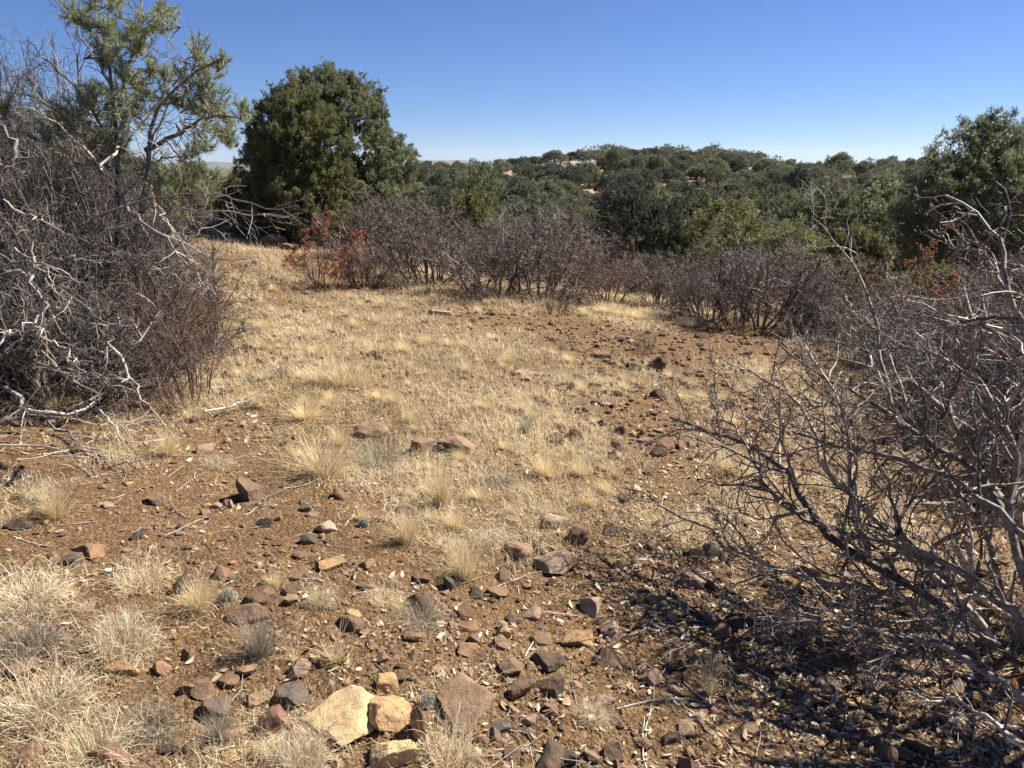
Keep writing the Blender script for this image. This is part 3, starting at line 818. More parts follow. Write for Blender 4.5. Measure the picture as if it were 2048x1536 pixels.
# ------------------------------------------------------------------ helpers for branches traced in space
def smooth_line(pts, K=16, jit=0.0, rng=None):
    pts = np.array(pts, float)
    t = np.concatenate([[0], np.cumsum(np.linalg.norm(np.diff(pts, axis=0), axis=1))]); t /= t[-1]
    u = np.linspace(0, 1, K)
    out = np.stack([np.interp(u, t, pts[:, c]) for c in range(3)], -1)
    sm = out.copy(); sm[1:-1] = 0.25 * out[:-2] + 0.5 * out[1:-1] + 0.25 * out[2:]
    if jit: sm[1:-1] += rng.normal(size=(K - 2, 3)) * jit
    return sm
def hero_bush():
    """the pale-barked shrub whose branches fan in from the lower right"""
    rng = np.random.default_rng(501)
    bx, by, bz, bd = ground_hit(1965, 1270)
    ST = [  # (photo column, row, depth) along each branch, base first, then base radius
     ([(1985, 1290, 2.75), (1900, 1225, 2.78), (1850, 1190, 2.8), (1740, 1120, 2.9), (1680, 1095, 2.95), (1610, 1030, 3.0), (1590, 950, 3.1), (1540, 908, 3.2), (1460, 880, 3.35), (1400, 850, 3.5), (1340, 835, 3.6)], .022),
     ([(1960, 1260, 2.9), (1830, 1195, 2.9), (1760, 1180, 2.9), (1640, 1160, 2.9), (1560, 1140, 2.95), (1490, 1115, 3.0), (1440, 1080, 3.05), (1380, 1035, 3.15), (1310, 1000, 3.25), (1245, 975, 3.35)], .013),
     ([(2030, 1280, 3.0), (1995, 1130, 3.05), (1960, 1040, 3.1), (1905, 975, 3.2), (1860, 910, 3.3), (1830, 860, 3.4), (1812, 800, 3.5), (1790, 740, 3.65), (1770, 690, 3.8)], .015),
     ([(1812, 900, 3.3), (1775, 800, 3.5), (1757, 700, 3.6), (1748, 640, 3.7), (1745, 605, 3.75), (1720, 545, 3.85), (1685, 500, 3.95), (1655, 470, 4.0), (1622, 434, 4.1)], .011),
     ([(2100, 900, 2.5), (2048, 650, 2.6), (2015, 590, 2.65), (1998, 510, 2.7), (2000, 480, 2.75), (1975, 430, 2.8), (1940, 410, 2.85), (1890, 390, 2.9)], .015),
     ([(2110, 1240, 2.6), (2040, 1080, 2.7), (1960, 930, 2.9), (1900, 915, 3.0), (1840, 880, 3.1), (1790, 830, 3.2), (1740, 800, 3.3), (1680, 780, 3.4), (1620, 735, 3.55), (1560, 690, 3.7)], .017),
     ([(1985, 1280, 2.75), (1880, 1160, 2.8), (1800, 1080, 2.9), (1740, 1030, 3.0), (1690, 980, 3.1), (1640, 930, 3.2), (1630, 850, 3.3), (1600, 800, 3.4), (1540, 770, 3.5), (1500, 740, 3.6)], .017),
     ([(1740, 1120, 2.9), (1700, 1000, 2.9), (1690, 930, 2.95), (1700, 850, 3.0), (1670, 780, 3.1), (1620, 720, 3.2), (1610, 690, 3.25)], .012),
     ([(1610, 1030, 3.0), (1560, 1010, 3.05), (1520, 960, 3.1), (1500, 900, 3.2), (1450, 830, 3.35), (1420, 780, 3.5)], .01),
     ([(2060, 1200, 2.5), (2010, 1060, 2.6), (2040, 900, 2.65), (2000, 840, 2.7), (1960, 760, 2.8), (1900, 720, 2.9), (1850, 700, 3.0)], .016),
     ([(2080, 655, 3.0), (1980, 652, 3.1), (1900, 655, 3.2), (1840, 664, 3.25), (1780, 662, 3.35), (1700, 648, 3.5)], .006),
     ([(1985, 1280, 2.75), (1860, 1250, 2.65), (1760, 1235, 2.6), (1680, 1215, 2.6), (1600, 1225, 2.6), (1530, 1215, 2.65)], .009),
     ([(2090, 1430, 2.2), (1980, 1345, 2.3), (1870, 1290, 2.4), (1740, 1262, 2.48), (1640, 1240, 2.52), (1540, 1245, 2.55)], .014),
     ([(2100, 1310, 2.3), (2000, 1205, 2.4), (1900, 1130, 2.5), (1800, 1085, 2.6), (1720, 1075, 2.7), (1640, 1050, 2.8)], .015),
     ([(2100, 1130, 2.4), (1990, 1010, 2.5), (1890, 945, 2.65), (1780, 915, 2.8), (1660, 890, 2.95), (1560, 850, 3.1)], .014),
     ([(2090, 1520, 2.0), (1990, 1440, 2.1), (1900, 1400, 2.2), (1800, 1380, 2.25)], .010),
     ([(2015, 590, 2.65), (1990, 530, 2.75), (1950, 500, 2.85), (1900, 490, 2.95), (1885, 470, 3.0)], .008),
     ([(2000, 1290, 2.6), (1930, 1250, 2.5), (1870, 1300, 2.4), (1780, 1290, 2.4), (1720, 1330, 2.4)], .008),
     ([(1860, 910, 3.3), (1880, 830, 3.3), (1920, 780, 3.3), (1930, 700, 3.35), (1945, 640, 3.4), (1960, 610, 3.45)], .011),
     ([(1757, 700, 3.6), (1790, 640, 3.6), (1800, 600, 3.65), (1785, 550, 3.7), (1765, 520, 3.75)], .006),
    ]
    t = thing("bare_oak_bush", (bx, by, bz), label="large near bush of kinked pale grey branches fanning in from the lower right", cat="shrub")
    o = np.array([bx, by, bz])
    Ps, Rs = [], []
    for pts, r in ST:
        L = smooth_line([at(*p) for p in pts], 16, 0.008, rng) - o
        rad = r * np.linspace(1.0, 0.30, 16) * (1 + 0.12 * rng.normal(size=16))
        Ps.append(L); Rs.append(np.maximum(rad, 0.002))
        link("branch", mesh_parts("branch", [tubes(rng, L[None], Rs[-1][None], 8)], M['bark'], True), t)
    P = np.array(Ps); Rd = np.array(Rs)
    Lp = np.minimum(np.linalg.norm(np.diff(P, axis=1), axis=2).sum(1), 1.8)
    P1, R1, L1 = children(rng, P, Rd, 18, 0.22, 50, 0.33, 0.58, Lp, 6, 0.23, 0.03, 0.4, 0.0016)
    P2, R2, L2 = children(rng, P1, R1, 7, 0.15, 52, 0.45, 0.7, L1, 4, 0.24, 0.03, 0.5, 0.0013)
    P3, R3, L3 = children(rng, P2, R2, 2, 0.2, 52, 0.55, 0.75, L2, 2, 0.2, 0.0, 0.6, 0.0012)
    link("side_branches", mesh_parts("side_branches", [tubes(rng, P1, R1, 5)], M['bark'], True), t)["kind"] = "stuff"
    link("twigs", mesh_parts("twigs", [tubes(rng, P2, R2, 3), tubes(rng, P3, R3, 3)], M['bark']), t)["kind"] = "stuff"
    C = P2[rng.integers(0, len(P2), 90), -1]
    link("dry_leaves", mesh_parts("dry_leaves", [leaf_quads(rng, C, 0.014)], M['rust']), t)["kind"] = "stuff"
hero_bush()
def shadow_tree():
    """bare oak just outside the right edge of the frame; its limbs throw the long shadows at the lower right"""
    rng = np.random.default_rng(520)
    x, y = 2.62, 2.62
    t = make_shrub(521, "bare_oak_bush", "bare bush crossing the lower right frame edge and shading the corner ground", 2.2, 2.3, 'bark', nst=13, r0=0.042, per=(8, 6, 4), rmin=0.003, wob=0.17, low=0.2)
    place(t, x, y, 0.7)
shadow_tree()
def left_pine():
    rng = np.random.default_rng(601)
    bx, by, bz, bd = ground_hit(262, 740)
    D = bd
    o = np.array([bx, by, bz])
    t = thing("pinyon_pine", (bx, by, bz), label="sparse young pinyon pine with grey limbs and tufts of needles rising above the left thicket", cat="tree")
    q = lambda pts: [at(a, b, D + c) for a, b, c in pts]
    TR = [
     ([(255, 745, 0), (236, 560, 0), (234, 403, 0), (236, 300, .05), (230, 212, .1), (222, 137, .1), (212, 72, .15), (191, 14, .2), (186, -30, .2)], .034),
     ([(268, 745, 0), (275, 560, -.1), (280, 420, -.15), (297, 300, -.15), (292, 262, -.2), (318, 202, -.2), (345, 172, -.25), (386, 147, -.3), (441, 118, -.3)], .032),
     ([(238, 225, .1), (247, 160, .1), (256, 130, .1), (267, 92, .15), (277, 51, .2), (280, 0, .2), (284, -40, .2)], .02),
     ([(290, 300, -.15), (342, 273, -.2), (376, 256, -.2), (403, 236, -.25), (440, 228, -.3), (480, 236, -.3)], .022),
     ([(385, 256, -.2), (420, 262, -.3), (455, 270, -.3)], .01),
     ([(276, 340, -.15), (310, 325, -.2), (350, 312, -.3), (385, 300, -.35)], .012),
     ([(267, 92, .15), (300, 60, .2), (322, 34, .2), (325, 15, .2)], .010),
     ([(212, 72, .15), (235, 40, .1), (250, -10, .1)], .009),
     ([(230, 190, .1), (185, 110, .2), (155, 60, .25), (140, 30, .3)], .012),
     ([(232, 300, 0), (190, 230, -.1), (150, 170, -.2), (100, 130, -.25), (52, 78, -.3)], .014),
     ([(234, 360, 0), (180, 290, -.2), (110, 220, -.3), (60, 190, -.35), (0, 182, -.4)], .014),
     ([(345, 172, -.25), (370, 130, -.3), (392, 105, -.3), (388, 62, -.3)], .008),
     ([(252, 140, .1), (300, 140, .1), (340, 150, .05), (372, 160, 0)], .007),
     ([(262, 110, .1), (300, 92, .2), (325, 108, .25), (345, 122, .25)], .004),
     ([(236, 320, 0), (200, 260, .1), (160, 200, .2), (120, 150, .3), (95, 80, .4)], .01),
     ([(280, 400, -.15), (200, 330, -.3), (130, 260, -.4), (60, 210, -.5), (25, 215, -.5)], .015),
     ([(285, 330, -.15), (330, 230, -.1), (350, 190, 0), (370, 150, 0)], .012),
    ]
    Ps, Rs = [], []
    for i, (pts, r) in enumerate(TR):
        L = smooth_line(q(pts), 14, 0.01, rng) - o
        rad = r * np.linspace(1, 0.22, 14)
        Ps.append(L); Rs.append(np.maximum(rad, .0025))
        link("trunk" if i < 2 else "limb", mesh_parts("limb", [tubes(rng, L[None], Rs[-1][None], 7)], M['bark_dark'] if i < 2 else M['bark'], True), t)
    P = np.array(Ps); Rd = np.array(Rs); Lp = np.minimum(np.linalg.norm(np.diff(P, axis=1), axis=2).sum(1), 1.6)
    P1, R1, L1 = children(rng, P, Rd, 16, 0.2, 50, 0.28, 0.45, Lp, 5, 0.16, 0.04, 0.4, 0.002)
    P2, R2, L2 = children(rng, P1, R1, 4, 0.2, 50, 0.45, 0.7, L1, 3, 0.2, 0.02, 0.5, 0.0015)
    link("twigs", mesh_parts("twigs", [tubes(rng, P1, R1, 4), tubes(rng, P2, R2, 3)], M['bark']), t)["kind"] = "stuff"
    CL = [(150, 30, 18), (170, 45, 12), (205, 95, 14), (215, 60, 14), (250, 75, 14), (290, 40, 22), (325, 50, 14), (325, 20, 12), (190, 5, 16), (225, 5, 12), (280, 100, 16), (240, 190, 26), (278, 88, 14), (200, 205, 22), (290, 185, 20), (330, 190, 16),
          (330, 148, 14), (375, 162, 18), (400, 112, 20), (440, 122, 12), (420, 150, 20), (400, 175, 16), (430, 200, 20), (395, 215, 14), (415, 225, 18), (460, 238, 10), (482, 225, 12), (435, 268, 16), (410, 285, 16), (455, 274, 10), (380, 305, 18), (300, 140, 8),
          (160, 225, 26), (190, 250, 26), (215, 280, 26), (100, 245, 22), (90, 270, 18), (245, 245, 24), (200, 320, 24), (230, 300, 20), (350, 385, 26), (320, 360, 22), (175, 190, 16), (265, 215, 16), (130, 260, 20), (405, 360, 20), (205, 120, 10), (270, 60, 10), (355, 200, 12), (10, 225, 10), (230, 110, 14), (250, 150, 14), (268, 170, 14)]
    SC, SD, SP = [], [], []
    nodes = np.concatenate([P.reshape(-1, 3), P1.reshape(-1, 3)]) + o
    for cx_, cy_, r in CL:
        c = at(cx_, cy_, D + rng.uniform(-.3, .2)); rr = r / FPX * D * 1.3
        n = int(5 + r * 0.85)
        s = c + rng.normal(size=(n, 3)) * rr * 0.55
        out = unit(s - c + rng.normal(size=(n, 3)) * 0.02 + np.array([0, 0, 0.06]))
        SC.append(s); SD.append(out)
        k = np.argmin(np.linalg.norm(nodes - c, axis=1)); a = nodes[k]
        for m in range(4):
            e = s[rng.integers(0, n)]
            SP.append(np.stack([a, a * .6 + e * .4 + rng.normal(size=3) * .02, a * .3 + e * .7 + rng.normal(size=3) * .02, e]))
    SC, SD = np.concatenate(SC) - o, np.concatenate(SD)
    SPa = np.array(SP) - o
    link("shoots", mesh_parts("shoots", [tubes(rng, SPa, np.tile([.005, .004, .003, .002], (len(SPa), 1)), 4),
         tubes(rng, np.stack([SC - SD * .05, SC, SC + SD * .05], 1), np.tile([.003, .003, .002], (len(SC), 1)), 4)], M['bark']), t)["kind"] = "stuff"
    nn = 62
    f = rng.uniform(-0.05, 0.06, (len(SC), nn))
    C = (SC[:, None] + SD[:, None] * f[..., None]).reshape(-1, 3)
    Dn = unit(np.repeat(SD, nn, 0) * 0.75 + unit(rng.normal(size=(len(C), 3))) * 0.9)
    link("needles", mesh_parts("needles", [blades3(rng, C, Dn, np.full(len(C), .050), np.full(len(C), .0046))], M['pine']), t)["kind"] = "stuff"
left_pine()
# ------------------------------------------------------------------ fallen and low dead branches
def fallen(seed, label, pts, r, per=5, mat='bark_pale', lr=0.35):
    """pts: (photo column, row, height above ground)"""
    rng = np.random.default_rng(seed)
    W = []
    for px, py, lift in pts:
        x, y, z, d = ground_hit(px, py + lift * 300)
        W.append((x, y, z + lift + r))
    W = smooth_line(W, 12, 0.013, rng)
    W[:, 2] = np.maximum(W[:, 2], height(W[:, 0], W[:, 1]) + r * 0.4)
    o = W[0].copy(); L = W - o
    t = thing("dead_branch", tuple(o), label=label, cat="dead branch", group="dead branches lying by the left thicket")
    Rr = r * np.linspace(1, 0.35, 12)
    link("stick", mesh_parts("stick", [tubes(rng, L[None], Rr[None], 7)], M[mat], True), t)
    tot = np.linalg.norm(np.diff(L, axis=0), axis=1).sum()
    P1, R1, L1 = children(rng, L[None], Rr[None], per, 0.2, 42, lr, 0.6, np.array([tot]), 6, 0.12, -0.01, 0.35, 0.002)
    P2, R2, L2 = children(rng, P1, R1, 3, 0.3, 45, 0.5, 0.6, L1, 4, 0.14, 0, 0.5, 0.0014)
    for P in (P1, P2):
        g = height(P[..., 0] + o[0], P[..., 1] + o[1]) - o[2] + 0.006
        P[..., 2] = np.maximum(P[..., 2] * 0.6, g)
    link("side_twigs", mesh_parts("side_twigs", [tubes(rng, P1, R1, 5), tubes(rng, P2, R2, 4)], M[mat], True), t)["kind"] = "stuff"
fallen(701, "curved pale dead branch dipping to the ground at the lower left of the thicket", [(-20, 770, .1), (35, 782, .12), (50, 820, .08), (100, 846, .04), (150, 830, .05), (215, 795, .08), (235, 790, .1)], .017, 6)
fallen(702, "forked pale branch reaching right along the ground from the curved one", [(100, 846, .04), (150, 885, .03), (180, 905, .02), (230, 930, .02), (280, 945, .02)], .010, 5)
fallen(703, "thin pale branch lying on bare dirt left of centre, forked near its tip", [(195, 815, .06), (235, 855, .04), (245, 880, .03), (290, 893, .02), (340, 880, .02)], .007, 5)
fallen(704, "short dark-and-pale branch lying at the right foot of the left thicket", [(410, 825, .05), (470, 815, .04), (500, 800, .06), (525, 815, .04)], .010, 5)
fallen(705, "long thin stick lying flat across the dirt under the left thicket", [(0, 893, .01), (80, 895, .02), (160, 912, .01), (280, 915, .01)], .006, 4)
fallen(706, "tangle of fine grey sticks on the litter below the left thicket", [(30, 830, .02), (120, 835, .03), (220, 850, .02), (330, 845, .02)], .006, 9)
fallen(707, "brown weathered log end at the left frame edge", [(-60, 862, .03), (0, 855, .04), (45, 852, .05), (66, 862, .02)], .03, 2, 'bark_red', 0.2)
def air_branch(seed, label, pts, r, per=8, mat='bark_pale', lr=0.28, name="dead_branch", group="pale dead branches reaching out of the left thicket"):
    rng = np.random.default_rng(seed)
    L = smooth_line([at(*p) for p in pts], 14, 0.012, rng); o = L[0].copy(); L = L - o
    t = thing(name, tuple(o), label=label, cat="dead branch", group=group)
    Rr = r * np.linspace(1, 0.3, 14)
    link("stick", mesh_parts("stick", [tubes(rng, L[None], Rr[None], 6)], M[mat], True), t)
    tot = np.linalg.norm(np.diff(L, axis=0), axis=1).sum()
    P1, R1, L1 = children(rng, L[None], Rr[None], per, 0.3, 40, lr, 0.6, np.array([tot]), 5, 0.14, 0.02, 0.35, 0.0016)
    P2, R2, L2 = children(rng, P1, R1, 3, 0.3, 45, 0.5, 0.7, L1, 3, 0.16, 0, 0.5, 0.0012)
    link("side_twigs", mesh_parts("side_twigs", [tubes(rng, P1, R1, 5), tubes(rng, P2, R2, 3)], M[mat], True), t)["kind"] = "stuff"
air_branch(711, "long pale twig reaching right from the left thicket across the foot of the juniper", [(180, 440, 5.2), (300, 398, 5.1), (400, 393, 5.0), (470, 392, 4.9), (530, 425, 4.8), (590, 410, 4.7)], .010)
air_branch(712, "second pale twig below the long one, ending near the juniper's shade", [(200, 470, 5.0), (300, 428, 4.9), (420, 424, 4.8), (520, 425, 4.8), (560, 438, 4.8), (600, 425, 4.8)], .010)
air_branch(713, "slanting pale stick falling to the right through the left thicket", [(255, 415, 4.6), (290, 440, 4.5), (340, 490, 4.4), (370, 520, 4.4), (430, 590, 4.3)], .010)
air_branch(714, "white forked dead branch hanging in the dark of the left thicket", [(15, 545, 4.0), (55, 545, 4.0), (95, 622, 3.9), (78, 650, 3.9), (75, 690, 3.9), (60, 715, 3.9)], .012, 5)
air_branch(715, "pale twig sloping down to the right in front of the left thicket", [(-20, 500, 4.2), (60, 530, 4.1), (120, 575, 4.0), (170, 612, 4.0), (220, 650, 4.0)], .008)
air_branch(716, "thick dark hooked branch at the left frame edge", [(-40, 340, 4.6), (25, 330, 4.6), (38, 300, 4.6), (20, 270, 4.6), (0, 250, 4.6)], .026, 3, 'bark_dark')
air_branch(717, "horizontal grey stick crossing the pale grass at the edge of the left thicket", [(300, 540, 4.8), (370, 530, 4.8), (430, 522, 4.8), (490, 518, 4.8)], .008, 5)
air_branch(718, "pale stick low in the left thicket pointing down right", [(60, 650, 3.9), (110, 690, 3.9), (150, 720, 3.9), (175, 755, 3.9)], .008, 6)
def stick_label(lft, px, py, uy, Lp):
    a = "long" if Lp > 160 else "short"
    b = "slanting down right" if uy > .35 else ("slanting up right" if uy < -.35 else "lying nearly level")
    v = "high" if py < (470 if lft else 700) else ("low" if py > (610 if lft else 800) else "halfway up")
    h_ = ("at its left edge" if px < 130 else ("in its middle" if px < 270 else "at its right fringe")) if lft else ("at its left end" if px < 1850 else "near the frame edge")
    return f"{a} pale stick {b} {v} in the {'left' if lft else 'right'} thicket, {h_}"
def stray_sticks():
    rng = np.random.default_rng(741)
    for i in range(34):
        lft = i < 22
        px, py = (rng.uniform(-20, 400), rng.uniform(330, 740)) if lft else (rng.uniform(1680, 2040), rng.uniform(600, 900))
        d = rng.uniform(3.7, 4.4) if lft else rng.uniform(3.9, 5.2)
        a = rng.uniform(-1.1, 1.1) + (math.pi / 2 * (rng.random() < .25)); Lp = rng.uniform(90, 230)
        ux, uy = math.cos(a), math.sin(a)
        pts = [(px + ux * Lp * t + rng.normal() * 6, py + uy * Lp * t + rng.normal() * 6, d + rng.normal() * .06) for t in (0, .3, .6, 1)]
        air_branch(750 + i, stick_label(lft, px, py, uy, Lp), pts, rng.uniform(.004, .010), 7,
                   'bark_pale' if i % 3 else 'bark', 0.32, group="pale sticks in the left thicket" if lft else "pale sticks in the right thicket")
stray_sticks()
# ------------------------------------------------------------------ rocks
def ico(sub):
    import bmesh
    bm = bmesh.new(); bmesh.ops.create_icosphere(bm, subdivisions=sub, radius=1.0)
    V = np.array([v.co[:] for v in bm.verts]); F = np.array([[v.index for v in f.verts] for f in bm.faces]); bm.free()
    return V, F
OCTA = (np.array([[1, 0, 0], [-1, 0, 0], [0, 1, 0], [0, -1, 0], [0, 0, 1], [0, 0, -1]], float), np.array([[0, 2, 4], [2, 1, 4], [1, 3, 4], [3, 0, 4], [2, 0, 5], [1, 2, 5], [3, 1, 5], [0, 3, 5]]))
ICO = {k: ico(k) for k in (1, 2, 3, 4, 5)}
def rock_verts(rng, sub, cuts=11, rough=0.06, seed=0, flat=1.0, lo=0.38):
    V, F = ICO[sub]; V = V.copy()
    nrm = unit(rng.normal(size=(cuts, 3)) * np.array([1, 1, 0.8])); dd = rng.uniform(lo, 0.8, cuts)
    for n, d in zip(nrm, dd):
        s = V @ n; m = s > d
        V[m] -= (s[m] - d)[:, None] * n * 0.96
    if rough:
        V *= (1 + rough * fbm(V[:, 0] * 3.4 + seed, V[:, 1] * 3.4, V[:, 2] * 3.4, 5, seed))[:, None]
    ext = (V.max(0) - V.min(0)) / 2; mid = (V.max(0) + V.min(0)) / 2
    return (V - mid) / ext, F
rr_ = np.random.default_rng(801)
ROCKM = [np_mesh("stone", *(lambda v, f: (v, [f]))(*rock_verts(rr_, 3, 9 + i % 4, 0.13, i)), M['rock'], False) for i in range(14)]
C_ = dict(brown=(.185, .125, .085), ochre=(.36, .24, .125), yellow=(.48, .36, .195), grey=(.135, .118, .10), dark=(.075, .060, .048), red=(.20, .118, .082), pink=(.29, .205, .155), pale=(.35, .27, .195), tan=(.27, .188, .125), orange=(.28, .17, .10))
ROCKXY = []
def rock(px, base, w, h, col, label=None, group=None, sub=None, hero=None, rz=None, dep=0.8, lift=0.0, cat="rock", hk=0.34, mat=None, tilt=0.0):
    rng = np.random.default_rng(int(px * 31 + base * 7))
    x, y, z, d = ground_hit(px, base)
    W = w * d / FPX; phi = math.atan2(EYE - z, y)
    Dp = W * dep
    Hh = max((h * d / FPX - Dp * math.sin(phi)) / math.cos(phi), W * hk)
    y2 = y + Dp * 0.45; x2 = x * y2 / y
    if hero:
        v, f = rock_verts(rng, 5 if hero > 1 else 4, 11, 0.15, int(px), lo=0.42)
        me = np_mesh("rock", v, [f], mat or M['rock'], True)
        try: me.set_sharp_from_angle(angle=R(28))
        except Exception: pass
    else:
        me = ROCKM[rng.integers(0, len(ROCKM))]
    bury = 0.3
    o = link("rock" if W > 0.07 else "stone", me, None, (x2, y2, H(x2, y2) + Hh * (0.5 - bury) + lift))
    k = 1.08
    o.scale = (W / 2 * k, Dp / 2 * k, Hh / 2 * (1 + 2 * bury) * 0.95)
    o.rotation_euler = (rng.uniform(-.12, .12) + tilt, rng.uniform(-.12, .12), rng.uniform(0, 6.28) if (rz is None and dep > .75) else (rz or rng.uniform(-.3, .3)))
    c = C_[col]; f_ = rng.uniform(.85, 1.15); o.color = (*[q * f_ for q in c], 1)
    tag(o, label, cat, group)
    ROCKXY.append((x2, y2, W / 2))
    return o
